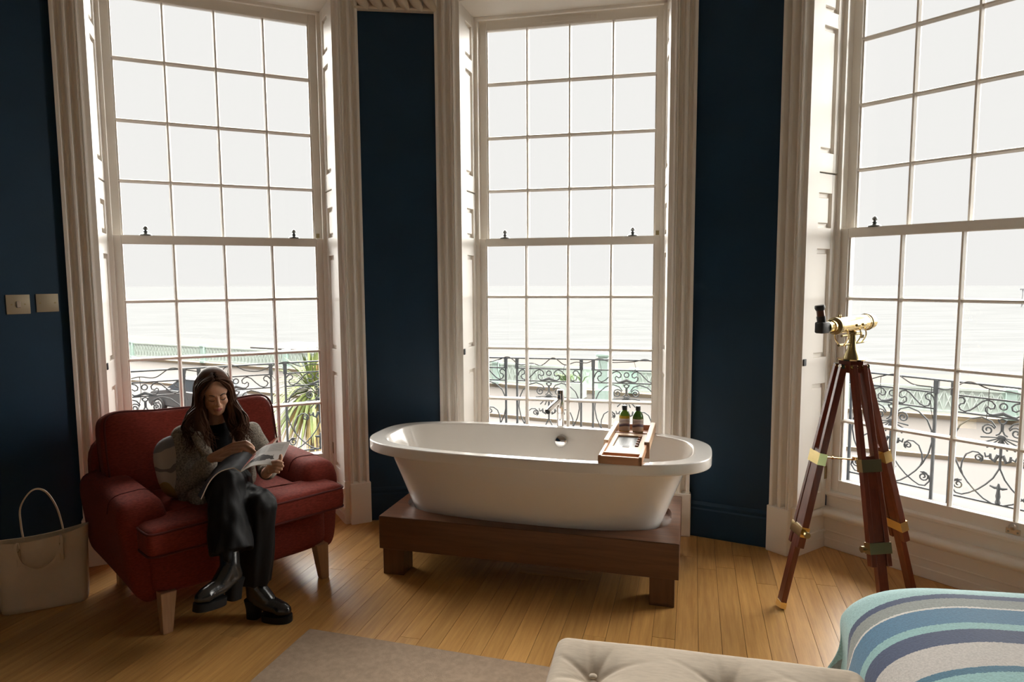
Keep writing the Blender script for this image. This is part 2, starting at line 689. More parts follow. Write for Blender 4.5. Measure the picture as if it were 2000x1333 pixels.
def window(i):
    x, y, a = WIN[i]
    w = bpy.data.objects.new('window_%d' % (i + 1), None)
    COL.objects.link(w)
    w.location = (x, y, 0)
    w.rotation_euler = (0, 0, a)
    struct(w)
    # box frame, beads, head and sill
    mb = MB()
    for sg in (-1, 1):
        for (u0, u1, y0, y1) in ((.643, .70, -.098, .10), (.628, .643, .024, .05), (.632, .668, -.118, -.096)):
            a0, a1 = sorted((sg * u0, sg * u1))
            mb.box(a0, a1, y0, y1, .335, 3.50, .003)
    mb.box(-.70, .70, -.098, .10, 3.487, 3.50)
    mb.box(-.66, .66, -.118, -.096, 3.452, 3.478, .003)
    mb.done('box_frame', WHITE, w)
    mb = MB()
    mb.box(-.655, .655, -.125, .02, .330, .352, .004)
    mb.box(-.68, .68, .0, .17, .27, .335, .004)
    mb.done('window_sill', WHITE, w)
    mb = MB()
    mb.box(-.66, .66, -.092, .10, .0, .335)
    mb.box(-.66, .66, -.104, -.09, .318, .332, .003)
    mb.done('apron_panel', WHITE, w)
    mb = MB()
    mb.box(-.67, .67, -.115, -.09, 0, .205)
    mb.box(-.67, .67, -.122, -.09, 0, .06, .004)
    mb.box(-.67, .67, -.120, -.09, .10, .112, .004)
    mb.tube([(-.672, -.142, .224), (.672, -.142, .224)], .028, 14)
    mb.box(-.67, .67, -.142, -.09, .200, .252, .003)
    mb.done('niche_skirting', WHITE, w)
    up = sash(w, ZU, 0.0, .075, .045, 'upper_sash')
    lo = sash(w, ZL, LOW, .055, .070, 'lower_sash')
    for u in (-.455, .445):
        f = link('sash_fastener', fast_me, lo)
        f.location = (u, LOW, ZL[0] + .055)
    for u in (-.30, .30):
        mb = MB()
        mb.box(u - .032, u + .032, LOW - .026, LOW - .022, .362, .392, .002)
        mb.tube([(u, LOW - .024, .395), (u, LOW - .035, .402), (u, LOW - .045, .412)], [.014, .018, .010], 10)
        mb.done('sash_lift', mat('lift_metal', (.55, .50, .45), .3, .9), lo)
        mb = MB()
        for du in (-.02, .02):
            mb.cyl((u + du, LOW - .0275, .374), (u + du, LOW - .024, .374), .005, seg=8)
        mb.done('screw', PEWTER, lo)
    # pulley slot plate beside the meeting rail
    mb = MB()
    mb.box(.600, .622, -.036, -.030, 1.962, 1.992)
    mb.done('parting_clip', DBRASS, up)
    if i == 1:
        mb = MB()
        mb.box(-.19, .19, -.028, -.0215, 3.432, 3.462, .002)
        mb.box(.15, .165, -.034, -.0275, 3.437, 3.457, .002)
        mb.done('window_vent', WHITE, up, 0)
    for sg in (-1, 1):
        leaf(w, sg, .252, 2.266, [(.355, 1.03), (1.19, 1.832), (1.955, 2.155)], [.47, 1.25, 1.95])
        leaf(w, sg, 2.274, 3.472, [(2.385, 3.088), (3.17, 3.395)], [2.42, 3.30])
        # short returns of the skirting below the shutters
        mb = MB()
        A, B = Vector((sg * .655, -.12)), Vector((sg * .676, -.405))
        for (t, z0, z1) in ((.0, 0, .205), (.007, 0, .06), (.012, .10, .112), (.004, .206, .250)):
            n_ = -sg * t
            mb.prism([(A.x + n_, A.y), (B.x + n_, B.y), (B.x + sg * .03, B.y), (A.x + sg * .03, A.y)], z0, z1)
        mb.tube([(A.x, A.y, .228), (B.x, B.y, .228)], .022, 12)
        mb.done('reveal_skirting', WHITE, w)
        if sg < 0:
            mb = MB()
            mb.box(-.006, .006, -.014, .014, -.02, .02, .002)
            k = mb.done('shutter_keyhole', IRON, w)
            k.location = (-.674, -.385, 1.17)
        # knobs of the shutters
    mb = MB()
    mb.box(-.68, .68, -.415, -.09, 3.474, 3.496)
    mb.done('soffit', WHITE, w, 0)
    return w


for i in range(3):
    window(i)

# ------------------------------------------------------------------ fluted architraves
for i in range(3):
    x, y, a = WIN[i]
    hb = MB()
    hb.box(-.672, .672, -.432, -.30, 3.497, 3.62, .004)
    hb.box(-.70, .70, -.445, -.30, 3.62, 3.66, .006)
    hb.box(-.70, .70, -.43, -.38, 3.66, TOP - .002)
    trim(hb, WHITE, 30, (x, y, 0), a)
    for sg in (-1, 1):
        prof = [(.668, .30), (.676, .408), (.700, .410), (.704, .416), (.706, .440), (.710, .445), (.715, .445), (.718, .438), (.721, .445), (.728, .445),
                (.7285, .420), (.736, .402), (.748, .394), (.757, .398), (.762, .415), (.763, .440), (.768, .447), (.776, .448), (.784, .444), (.786, .436),
                (.7865, .418), (.793, .400), (.804, .394), (.812, .400), (.815, .418), (.816, .440), (.820, .445), (.836, .445), (.837, .40), (.837, .37)]
        pts = [(sg * u, -n) for u, n in prof]
        mb = MB().prism(pts, .285, TOP - .002)
        tr = trim(mb, WHITE, 30, (x, y, 0), a)
        pb = MB()
        a0, a1 = sorted((sg * .705, sg * .845))
        pb.box(a0, a1, -.455, -.36, 0, .285, .004)
        a0, a1 = sorted((sg * .672, sg * .706))
        pb.box(a0, a1, -.425, -.30, 0, .30, .003)
        pb.done('plinth_block', WHITE, tr)
# ================================================================== OUTSIDE: balcony, street, beach, sea
STONE = mat('pale_stone', (0.070, 0.067, 0.065), 0.8, var=0.05, scale=3)
ROADM = mat('worn_asphalt', (0.054, 0.047, 0.0435), 0.85, var=0.06, scale=.5)
PAVEM = mat('promenade_paving', (0.055, 0.047, 0.041), 0.85, var=0.05, scale=.4)
KERBM = mat('kerb_stone', (0.20, 0.155, 0.105), 0.8)
SANDM = mat('beach_shingle', (0.050, 0.038, 0.027), 0.9, var=0.08, scale=.05)
TURQ = mat('turquoise_paint', (0.50, 0.66, 0.60), 0.6, var=0.06)
TURQL = mat('pale_turquoise_paint', (0.66, 0.74, 0.69), 0.6)

# --- the balcony round the bay
BN = -.60
mb = MB()
poly = [wp(0, -1.3, -.05), wp(0, .70, -.05), wp(1, -.70, -.05), wp(1, .70, -.05), wp(2, -.70, -.05), wp(2, 1.3, -.05),
        wp(2, 1.3, -.75), wp(2, -1.02, -.75), wp(1, 1.02, -.75), wp(1, -.98, -.75), wp(0, .98, -.75), wp(0, -1.3, -.75)]
mb.prism(poly, .06, .235)
struct(mb.done('terrace', STONE, smooth=0))


def px2m(x, y):
    y2 = y - (x - 610) * .1
    return ((x - 610) / 1385, .83 - (y2 - 355) / 1259)


def spiral(c, r0, a0, turns, n=18):
    """spiral from radius r0 at angle a0 winding into its eye"""
    out = []
    for k in range(n):
        t = k / (n - 1)
        r_ = r0 * (1 - .82 * t)
        a = a0 + turns * 2 * math.pi * t
        out.append((c[0] + r_ * math.cos(a), c[1] + r_ * math.sin(a)))
    return out


def panel_curves():
    C = []
    # big bow: spiral, over the top, down the side and across to the foot
    sp = spiral((-.072, .742), .036, R(20), 1.6)
    bow = sp[::-1] + [(x, z) for x, z in [(-.034, .765), (-.055, .795), (-.105, .813), (-.165, .795), (-.22, .745), (-.247, .68), (-.252, .607), (-.236, .53), (-.202, .454), (-.165, .40), (-.123, .355), (-.075, .315), (-.03, .295)]]
    C.append(bow)
    # inner heart scroll
    sp = spiral((-.112, .560), .026, R(-60), 1.5)
    C.append(sp[::-1] + [(-.09, .575), (-.115, .594), (-.144, .594), (-.178, .57), (-.198, .52), (-.202, .47), (-.19, .435)])
    # lower scroll
    sp = spiral((-.212, .372), .034, R(60), 1.6)
    C.append(sp[::-1] + [(-.245, .385), (-.25, .35), (-.224, .315), (-.19, .312), (-.152, .331), (-.105, .365), (-.065, .406), (-.03, .452), (-.002, .515)])
    # frieze, hook at the post and long S to the middle
    C.append([(-.258, .868), (-.25, .895), (-.232, .917), (-.212, .918), (-.200, .903), (-.206, .884), (-.224, .878), (-.232, .862), (-.222, .842), (-.198, .834), (-.172, .845), (-.14, .875), (-.11, .908), (-.082, .922), (-.058, .915), (-.042, .896), (-.046, .876), (-.064, .870), (-.080, .882), (-.090, .872), (-.088, .852), (-.07, .836), (-.045, .836)])
    # lyre in the middle
    C.append([(-.022, .815), (-.018, .800), (-.004, .785), (-.004, .745), (-.014, .725), (-.03, .715)])
    return C


iron_parts = MB()
for cv in panel_curves():
    for sg in (1, -1):
        pts = [(sg * x, 0, z) for x, z in cv]
        iron_parts.tube(pts, .0052, 6)
iron_parts.tube([(.019 * math.cos(t * math.pi / 8), 0, .893 + .019 * math.sin(t * math.pi / 8)) for t in range(16)], .0048, 6, closed=True)
iron_parts.tube([(.016 * math.cos(t * math.pi / 8), 0, .803 + .013 * math.sin(t * math.pi / 8)) for t in range(16)], .004, 6, closed=True)
PANEL_ME = iron_parts.me('scroll_panel', IRON)
pm = MB()
for k in range(9):                      # fan of the palmette
    a = R(186 + k * 21)
    L = .105 if k % 2 == 0 else .088
    pm.capsule((.010 * math.cos(a), 0, .705 + .01 * math.sin(a)), .0035, (L * math.cos(a), 0, .702 + L * .85 * math.sin(a)), .0055, 8)
pm.ell((0, 0, .706), (.022, .010, .014))
for sg in (-1, 1):                       # leaves of the cup below it
    pm.tube([(sg * .012, 0, .60), (sg * .03, 0, .555), (sg * .05, 0, .57), (sg * .052, 0, .60)], [.010, .010, .009, .006], 8)
    pm.tube([(sg * .055, 0, .585), (sg * .075, 0, .575), (sg * .082, 0, .60)], [.008, .007, .004], 8)
pm.tube([(0, 0, .70), (0, 0, .515)], [.009, .007], 8)
PALM_ME = pm.me('palmette', IRON)
pm = MB()
pm.tube([(0, 0, .425), (0, 0, .40), (0, 0, .38), (0, 0, .345), (0, 0, .325), (0, 0, .305), (0, 0, .295)], [.004, .011, .009, .014, .010, .016, .008], 8)
pm.tube([(-.045, 0, .402), (-.02, 0, .395), (0, 0, .398), (.02, 0, .395), (.045, 0, .402)], [.005, .009, .008, .009, .005], 8)
DROP_ME = pm.me('drop_finial', IRON)
pm = MB()
pm.tube([(-.05, 0, .835), (-.02, 0, .843), (0, 0, .85), (.02, 0, .843), (.05, 0, .835)], [.006, .011, .013, .011, .006], 8)
CREST_ME = pm.me('crest', IRON)
post_m = MB()
post_m.box(-.008, .008, -.008, .008, .235, .93)
post_m.box(-.014, .014, -.014, .014, .925, 1.012, .002)
POST_ME = post_m.me('railing_post', IRON)


def railing(i, u0, u1, panels, posts, label):
    x, y, a = WIN[i]
    cx, cy = wp(i, 0, BN)
    t = thing('balcony_railing', label, 'railing', (cx, cy, 0), a, 'wrought iron railings round the balcony')
    t.location.z = .235
    off = -.235
    mb = MB()
    mb.box(u0, u1, -.012, .012, 1.008 + off, 1.020 + off, .003)
    mb.done('top_rail', IRON, t)
    for z in (.930, .826, .294):
        for c in panels:
            m2 = MB()
            m2.box(c - .262, c + .262, -.005, .005, z - .005 + off, z + .005 + off)
            m2.done('cross_rail', IRON, t)
    for c in panels:
        p = link('scroll_panel', PANEL_ME, t)
        p.location = (c, 0, off)
        link('palmette', PALM_ME, p)
        link('drop_finial', DROP_ME, p)
        link('crest', CREST_ME, p)
    for u in posts:
        p = link('railing_post', POST_ME, t)
        p.location = (u, 0, off)
    return t


pan = .262
railing(0, -1.25, .985, [-.555 - .002, .0625, .682], [-.82, -.297, -.193, .318, .425, .94], 'scrolled iron balcony railing outside the window behind the red armchair')
railing(1, -.985, 1.02, [-.8585, -.2445, .385], [-1.0 + .02, -.606, -.511, .022, .119, .65, .76], 'scrolled iron balcony railing outside the window behind the bathtub')
railing(2, -1.0, 1.25, [-.592, .032, .66], [-.86, -.330, -.232, .296, .395, .925], 'scrolled iron balcony railing outside the window behind the telescope')

# fairy-light cable slung along each top rail
WIRE = mat('cable_black', (.03, .03, .03), .6)
rw = random.Random(5)
for i, (u0, u1) in enumerate(((-1.2, .95), (-.95, 1.0), (-.98, 1.2))):
    mb = MB()
    ctrl = []
    n = 22
    for k in range(n):
        u = u0 + (u1 - u0) * k / (n - 1)
        px_, py_ = wp(i, u, BN + (.02 if k % 3 else -.0))
        z = 1.024 if k % 4 == 0 else 1.015 - rw.uniform(.01, .055)
        ctrl.append((px_, py_, z))
    mb.tube(spline(ctrl, 130), .0042, 5)
    for k in range(3, n - 1, 3):
        px_, py_, z = ctrl[k]
        L = rw.uniform(.10, .26)
        mb.tube(spline([(px_, py_, z), (px_ + rw.uniform(-.02, .02), py_ - .01, z - L * .5), (px_ + rw.uniform(-.03, .03), py_ - .005, z - L)], 8), .0022, 5)
    tag(mb.done('light_cable', WIRE), ('thin black cable slung along the railing behind the red armchair', 'thin black cable slung along the railing behind the bathtub', 'thin black cable slung along the railing behind the telescope')[i], 'cable', 'cables on the balcony railings')

# --- street: axes s (along the front) and d (out to sea)
ST = R(-25.9)
sv, dv = Vector((math.cos(ST), math.sin(ST))), Vector((-math.sin(ST), math.cos(ST)))
ZS = -4.0


def sd(s_, d, z):
    p = sv * s_ + dv * d
    return (p.x, p.y, z)


def slab(name, s0, s1, d0, d1, z0, z1, m):
    a, b, c, d = sd(s0, d0, 0), sd(s1, d0, 0), sd(s1, d1, 0), sd(s0, d1, 0)
    return struct(MB().prism([p[:2] for p in (a, b, c, d)], z0, z1).done(name, m, smooth=0))


slab('road', -160, 160, 7.0, 24.0, ZS - .3, ZS, ROADM)
slab('pavement', -160, 160, 24.15, 30.2, ZS - .3, ZS + .12, PAVEM)
slab('kerb_far', -160, 160, 24.0, 24.15, ZS - .3, ZS + .13, KERBM)
slab('kerb_wall', -160, 160, 30.2, 30.5, ZS - 9, ZS + .28, KERBM)
slab('pavement_near', -160, 160, 3.4, 7.0, ZS - .3, ZS + .12, PAVEM)
slab('beach', -400, 400, 30.5, 112.0, -12.6, -12.4, SANDM)


def sea():
    m = bpy.data.materials.new('pale_sea')
    m.use_nodes = True
    nt = m.node_tree
    b = nt.nodes['Principled BSDF']
    b.inputs['Base Color'].default_value = (.30, .30, .29, 1)
    b.inputs['Roughness'].default_value = .55
    b.inputs['IOR'].default_value = 1.33
    b.inputs['Specular IOR Level'].default_value = 0.0
    tc = nt.nodes.new('ShaderNodeTexCoord')
    mp = nt.nodes.new('ShaderNodeMapping')
    mp.inputs['Rotation'].default_value = (0, 0, ST)
    mp.inputs['Scale'].default_value = (.05, .22, 1)
    n = nt.nodes.new('ShaderNodeTexNoise')
    n.inputs['Scale'].default_value = 1.0
    n.inputs['Detail'].default_value = 6
    n.inputs['Roughness'].default_value = .6
    rp = nt.nodes.new('ShaderNodeValToRGB')
    rp.color_ramp.elements[0].position = .38
    rp.color_ramp.elements[0].color = (.094, .097, .099, 1)
    rp.color_ramp.elements[1].position = .62
    rp.color_ramp.elements[1].color = (.107, .110, .112, 1)
    nt.links.new(tc.outputs['Object'], mp.inputs[0])
    nt.links.new(mp.outputs[0], n.inputs['Vector'])
    nt.links.new(n.outputs['Fac'], rp.inputs[0])
    nt.links.new(rp.outputs[0], b.inputs['Base Color'])
    bp = nt.nodes.new('ShaderNodeBump')
    bp.inputs['Strength'].default_value = .5
    bp.inputs['Distance'].default_value = .8
    nt.links.new(n.outputs['Fac'], bp.inputs['Height'])
    nt.links.new(bp.outputs[0], b.inputs['Normal'])
    a = [sd(-1500, 112, 0), sd(1500, 112, 0), sd(1500, 1150, 0), sd(-1500, 1150, 0)]
    struct(MB().mesh([(p[0], p[1], -12.5) for p in a], [(0, 1, 2, 3)]).done('sea', m, smooth=0))


sea()

# --- seafront railing: turquoise cast-iron panels between pillars
rl = thing('seafront_railing', 'long pale turquoise iron railing along the far side of the promenade', 'railing', sd(0, 30.3, ZS + .28), ST)
pmesh = MB()
PL = 2.4
pmesh.box(-PL / 2, PL / 2, -.04, .04, 1.0, 1.10)
pmesh.box(-PL / 2, PL / 2, -.03, .03, .10, .18)
for k in range(8):
    x0 = -PL / 2 + k * PL / 8
    pmesh.tube([(x0, 0, .18), (x0 + PL / 8, 0, 1.0)], .022, 5)
    pmesh.tube([(x0 + PL / 8, 0, .18), (x0, 0, 1.0)], .022, 5)
    pmesh.box(x0 - .02, x0 + .02, -.02, .02, .18, 1.0)
pmesh.box(-PL / 2, PL / 2, .015, .02, .18, 1.0)
pme = pmesh.me('railing_panel', TURQL, 0)
pil = MB()
pil.box(-.16, .16, -.16, .16, 0, 1.05, .01)
pil.box(-.20, .20, -.20, .20, 1.05, 1.18, .02)
pil.box(-.20, .20, -.20, .20, 0, .15, .02)
pilme = pil.me('railing_pillar', TURQ, 0)
for k in range(-18, 19):
    o = link('railing_panel', pme, rl)
    o.location = (k * PL, 0, 0)
    if k % 3 == 0:
        o = link('railing_pillar', pilme, rl)
        o.location = ((k - .5) * PL, 0, 0)
# taller turquoise lamp pedestal seen past the middle window
t = thing('lamp_pedestal', 'tall pale turquoise pedestal rising above the seafront railing', 'pillar', sd(-9.4, 29.0, ZS + .12), ST)
MB().box(-.34, .34, -.34, .34, 0, .5, .03).box(-.24, .24, -.24, .24, .5, 2.0, .02).done('shaft', TURQ, t, 0)
MB().box(-.32, .32, -.32, .32, 2.0, 2.14, .03).done('cap', TURQ, t, 0)
mb = MB()
rp_ = random.Random(9)
# flower planter at its foot
t2 = thing('planter', 'pale turquoise planter with green shoots beside the pedestal', 'planter', sd(-10.9, 28.9, ZS + .12), ST)
MB().box(-.6, .6, -.25, .25, 0, .75, .03).done('box', TURQL, t2, 0)
for k in range(26):
    a = rp_.uniform(0, 6.28)
    x0, y0 = rp_.uniform(-.5, .5), rp_.uniform(-.15, .15)
    mb.tube([(x0, y0, .7), (x0 + .15 * math.cos(a), y0 + .15 * math.sin(a), 1.0), (x0 + .38 * math.cos(a), y0 + .3 * math.sin(a), 1.1)], [.03, .035, .006], 4)
lf = mb.done('leaves', mat('shoot_green', (.16, .24, .10), .6), t2)

# long low shelter on the beach below the railing, only its top showing
t = thing('beach_shelter', 'long low pale shelter with dark openings beyond the seafront railing', 'building', sd(-34.5, 40.5, -12.4), ST)
MB().box(-6.5, 6.5, -2, 2, 0, 8.0).done('wall', TURQL, t, 0)
MB().box(-6.9, 6.9, -2.5, 2.4, 8.66, 8.84, .03).done('roof', STONE, t, 0)
DK = mat('shelter_opening', (.10, .10, .11), .4)
for k in range(5):
    x0 = -6.2 + k * 2.5
    o = MB().box(x0 + .18, x0 + 2.25, -1.98, -1.9, 8.0, 8.58).done('opening', DK, t, 0)
    MB().box(x0 - .1, x0 + .14, -2.02, -1.8, 8.0, 8.68).done('shelter_post', TURQ, t, 0)

# ruined pier far out
t = thing('pier_ruin', 'small dark iron pier ruin standing far out in the sea', 'pier', tuple(at(1994, 604, 300)[:2]) + (-12.5,), ST)
PM = mat('weathered_iron', (.30, .30, .31), .8)
for k in range(5):
    MB().cyl((k * 3.2, 0, 0), (k * 3.2 + .3, 0, 8.0), .28, seg=8).done('pile', PM, t)
MB().box(-1.0, 15, -.4, .4, 7.7, 8.3).done('deck', PM, t, 0)
mb = MB()
mb.cyl((0, 0, 0), (3.2, 0, 8), .2, seg=6)
mb.cyl((6.4, 0, 8), (9.6, 0, 0), .2, seg=6)
mb.done('brace', PM, t)

# --- car parked in the street, half hidden behind the reader
CARP = mat('car_grey_paint', (.085, .09, .095), .3, .2, coat=.5)
CARG = mat('car_glass', (.05, .06, .07), .3, spec=.3)
TYRE = mat('tyre_rubber', (.02, .02, .02), .7)
HUB = mat('alloy_rim', (.75, .75, .76), .3, .3)
_Y = 20.0
while at(329, 792, _Y).z > ZS + .33:
    _Y += .02
CARPOS = at(329, 792, _Y)
CARPOS = (CARPOS.x, CARPOS.y + .8, ZS)
t = thing('parked_car', 'dark grey car parked in the road beyond the reader', 'car', CARPOS, ST)


def car_section(pts, y0, y1, taper=0):
    v, f = [], []
    n = len(pts)
    for yy, tp in ((y0, taper), (y1, taper)):
        for x, z in pts:
            v.append((x, yy, z))
    f = [(i, (i + 1) % n, n + (i + 1) % n, n + i) for i in range(n)] + [tuple(range(n)), tuple(range(2 * n - 1, n - 1, -1))]
    return v, f


body = [(-.75, .28), (-.82, .45), (-.80, .72), (-.55, .92), (.35, 1.02), (3.1, 1.02), (3.35, .95), (3.42, .5), (3.35, .28)]
mb = MB()
mb.mesh(*car_section(body, -.86, .86))
bmesh.ops.bevel(mb.bm, geom=mb.bm.edges[:], offset=.07, segments=3, affect='EDGES')
mb.done('body', CARP, t, 40)
cab = [(.25, 1.0), (1.05, 1.50), (2.6, 1.50), (3.15, 1.0)]
mb = MB()
v, f = [], []
for yy in (-.80, .80):
    for x, z in cab:
        v.append((x, yy * (.84 if z > 1.2 else 1), z))
f = [(0, 1, 5, 4), (1, 2, 6, 5), (2, 3, 7, 6), (3, 0, 4, 7), (0, 1, 2, 3), (7, 6, 5, 4)]
mb.mesh(v, f)
mb.done('windows', CARG, t, 0)
MB().box(1.02, 2.62, -.69, .69, 1.48, 1.53, .02).done('roof', CARP, t, 0)
for x0 in (0.0, 2.62):
    for yy in (-.84, .84):
        M = Matrix.Translation((x0, yy, .33)) @ Matrix.Rotation(R(90), 4, 'X')
        w_ = MB().lathe([(.20, -.10), (.30, -.11), (.33, -.07), (.33, .07), (.30, .11), (.20, .10)], 24, M).done('wheel', TYRE, t)
        h_ = MB()
        h_.lathe([(.235, -.112), (.235, .112)], 20, M)
        h_.lathe([(.05, -.125), (.05, .125)], 10, M)
        h_.done('alloy', HUB, w_)
        h2 = MB()
        for k in range(5):
            a = k * 2 * math.pi / 5
            for e in (-1, 1):
                h2.box(-.035, .035, -.05, .05, -.004, .004, M=Matrix.Translation((x0 + .15 * math.cos(a), yy + e * .113, .33 + .15 * math.sin(a))) @ Matrix.Rotation(R(90), 4, 'X') @ Matrix.Rotation(a, 4, 'Z'))
        h2.done('rim_holes', TYRE, w_, 0)
for yy in (-.6, .6):
    MB().box(-.83, -.70, yy - .2, yy + .2, .62, .76, .03).done('headlight', mat('lamp_glass', (.8, .8, .8), .1), t)
MB().box(.62, .78, -1.03, -.86, .98, 1.12, .03).done('mirror', CARP, t)

# --- cabbage palm in the front garden
t = thing('cabbage_palm', 'spiky cabbage palm with drooping dry leaves outside the left window', 'palm tree', tuple(at(610, 770, 11.5)[:2]) + (ZS,), 0)
crown = at(610, 764, 11.5)
MB().tube([(0, 0, 0), (.03, .02, 1.5), (0, 0, crown.z - ZS)], [.16, .13, .10], 12).done('trunk', mat('palm_bark', (.22, .17, .12), .9, var=.3, scale=20), t)
lg = mat('palm_leaf_green', (.15, .19, .055), .55, var=.3, scale=3)
ld = mat('palm_leaf_dry', (.34, .26, .10), .7, var=.3, scale=3)
rl_ = random.Random(11)
for nm, m, cnt, lo, hi in (('green_leaves', lg, 120, -35, 80), ('dry_leaves', ld, 80, -85, -30)):
    mb = MB()
    for k in range(cnt):
        az = rl_.uniform(0, 2 * math.pi)
        el = R(rl_.uniform(lo, hi))
        L = rl_.uniform(.65, .95)
        d = Vector((math.cos(az) * math.cos(el), math.sin(az) * math.cos(el), math.sin(el)))
        side = d.cross(Vector((0, 0, 1)))
        side = side.normalized() if side.length > .05 else Vector((1, 0, 0))
        base = Vector((0, 0, crown.z - ZS))
        pts = [base + d * (.08 + L * s_) + Vector((0, 0, -.62 * L * s_ ** 2.2 * max(.2, math.cos(el)))) for s_ in (0, .25, .5, .75, 1)]
        ws = (.018, .028, .026, .017, .002)
        v = []
        for p, w in zip(pts, ws):
            v += [p - side * w, p + Vector((0, 0, -.35 * w)), p + side * w]
        f = []
        for q in range(4):
            f += [(3 * q, 3 * q + 1, 3 * q + 4, 3 * q + 3), (3 * q + 1, 3 * q + 2, 3 * q + 5, 3 * q + 4)]
        mb.mesh(v, f)
    o = mb.done(nm, m, t, 0, 'drooping dry straw-coloured leaves' if 'dry' in nm else None)
    o['kind'] = 'stuff'
mb = MB()
for k in range(40):                    # faded flower spray above the crown
    az, rr = rl_.uniform(0, 6.28), rl_.uniform(.02, .22)
    z0 = crown.z - ZS + rl_.uniform(.15, .45)
    mb.tube([(0.12, 0, crown.z - ZS + .05), (.12 + rr * .5 * math.cos(az), rr * .5 * math.sin(az), z0 - .05), (.12 + rr * math.cos(az), rr * math.sin(az), z0 + .1)], [.008, .012, .02], 4)
fo = mb.done('flower_spray', mat('palm_flower', (.50, .34, .16), .8), t, 0)
fo['kind'] = 'stuff'
# ================================================================== BATHTUB ON ITS PLATFORM
PYAW = R(-15.2)
plat = thing('bath_platform', 'dark wooden platform on four square legs under the white bathtub', 'platform', (.137, 3.82, 0), PYAW)
HX, HY = .825, .385
mb = MB()
mb.box(-HX, HX, -HY, -HY + .035, .148, .335, .002)
mb.done('front_board', WALNUT, plat, 0)
mb = MB()
mb.box(-HX, HX, HY - .035, HY, .148, .335, .002)
mb.done('back_board', WALNUT, plat, 0)
for sg in (-1, 1):
    a, b = sorted((sg * HX, sg * (HX - .035)))
    MB().box(a, b, -HY + .035, HY - .035, .148, .335, .002).done('side_board', wood('dark_hardwood_y', (0.090, 0.034, 0.014), (0.165, 0.066, 0.028), 0.4, 'y', 12, coat=.15), plat, 0)
# top boards round the recess that takes the tub
mb = MB()
n = 72


def superell(a, b, p, t):
    c, s_ = math.cos(t), math.sin(t)
    return (a * math.copysign(abs(c) ** (2 / p), c), b * math.copysign(abs(s_) ** (2 / p), s_))


outer, inner = [], []
for k in range(n):
    t = 2 * math.pi * (k + .5) / n
    x, y = superell(.775, .30, 3.2, t)
    c, s_ = math.cos(t), math.sin(t)
    sc = min((HX - .001) / max(abs(c), 1e-6), (HY - .001) / max(abs(s_), 1e-6))
    ang = math.atan2(y / .30 * HY, x / .775 * HX)
    c, s_ = math.cos(ang), math.sin(ang)
    sc = min((HX - .002) / max(abs(c), 1e-6), (HY - .002) / max(abs(s_), 1e-6))
    outer.append((c * sc, s_ * sc))
    inner.append((x, y))
for cx_, cy_ in ((1, 1), (-1, 1), (-1, -1), (1, -1)):      # snap the nearest point to each corner
    j = min(range(n), key=lambda q: (outer[q][0] - cx_ * HX) ** 2 + (outer[q][1] - cy_ * HY) ** 2)
    outer[j] = (cx_ * (HX - .002), cy_ * (HY - .002))
v = [(x, y, .337) for x, y in outer] + [(x, y, .337) for x, y in inner] + [(x, y, .300) for x, y in inner]
f = []
for k in range(n):
    k2 = (k + 1) % n
    f += [(k, k2, n + k2, n + k), (n + k, n + k2, 2 * n + k2, 2 * n + k)]
mb.mesh(v, f)
mb.box(-HX + .036, HX - .036, -HY + .036, HY - .036, .290, .300)
mb.done('platform_top', WALNUT, plat, 0)
for sx in (-1, 1):
    for sy in (-1, 1):
        a, b = sorted((sx * (HX - .02), sx * (HX - .145)))
        c, d = sorted((sy * (HY - .004), sy * (HY - .13)))
        MB().box(a, b, c, d, 0, .15, .002).done('leg', wood('dark_hardwood_z', (0.075, 0.028, 0.012), (0.14, 0.055, 0.024), 0.4, 'z', 12, coat=.15), plat, 0)

TYAW = R(-16)
tub = thing('bathtub', 'white double-ended oval freestanding bathtub with a broad rim', 'bathtub', (.125, 3.80, .3005), TYAW)
RINGS = [  # (a, b, p, z)
    (.60, .20, 2.6, .0), (.70, .262, 2.8, .004), (.732, .283, 2.9, .022), (.745, .292, 2.9, .06), (.80, .318, 2.95, .20), (.865, .349, 3.0, .360), (.868, .350, 3.0, .369),
    (.872, .352, 3.0, .373), (.88, .356, 3.0, .374), (.975, .402, 3.0, .374), (.986, .409, 3.0, .375), (.9895, .4107, 3.0, .378), (.990, .411, 3.0, .383), (.990, .411, 3.0, .424), (.9895, .4107, 3.0, .430), (.987, .4090, 3.0, .4335), (.982, .4055, 3.0, .4345),
    (.97, .397, 3.0, .4345), (.908, .3655, 3.0, .4345), (.898, .3600, 3.0, .4340), (.892, .3565, 3.0, .4315), (.888, .354, 3.0, .426), (.882, .351, 3.0, .41), (.84, .328, 2.9, .33), (.79, .302, 2.8, .20), (.73, .265, 2.6, .10), (.62, .20, 2.3, .062), (.40, .12, 2, .055), (.06, .02, 2, .052)]
NS = 128
v, f = [], []
for a, b, p, z in RINGS:
    for k in range(NS):
        x, y = superell(a, b, p, 2 * math.pi * k / NS)
        v.append((x, y, z))
for i in range(len(RINGS) - 1):
    for k in range(NS):
        k2 = (k + 1) % NS
        f.append((i * NS + k, i * NS + k2, (i + 1) * NS + k2, (i + 1) * NS + k))
f.append(tuple(range(NS)))
f.append(tuple((len(RINGS) - 1) * NS + k for k in range(NS)))
MB().mesh(v, f).done('basin', CERAMIC, tub, 50)
M = Matrix.Translation((.09, .336, .352)) @ Matrix.Rotation(R(78), 4, 'X')
MB().lathe([(.003, .030), (.030, .028), (.038, .022), (.040, .012), (.038, 0), (.02, -.02)], 32, M).done('overflow_cover', CHROME, tub)
MB().lathe([(.001, .058), (.03, .057), (.034, .053)], 24, Matrix.Translation((.0, 0, 0))).done('drain', CHROME, tub)

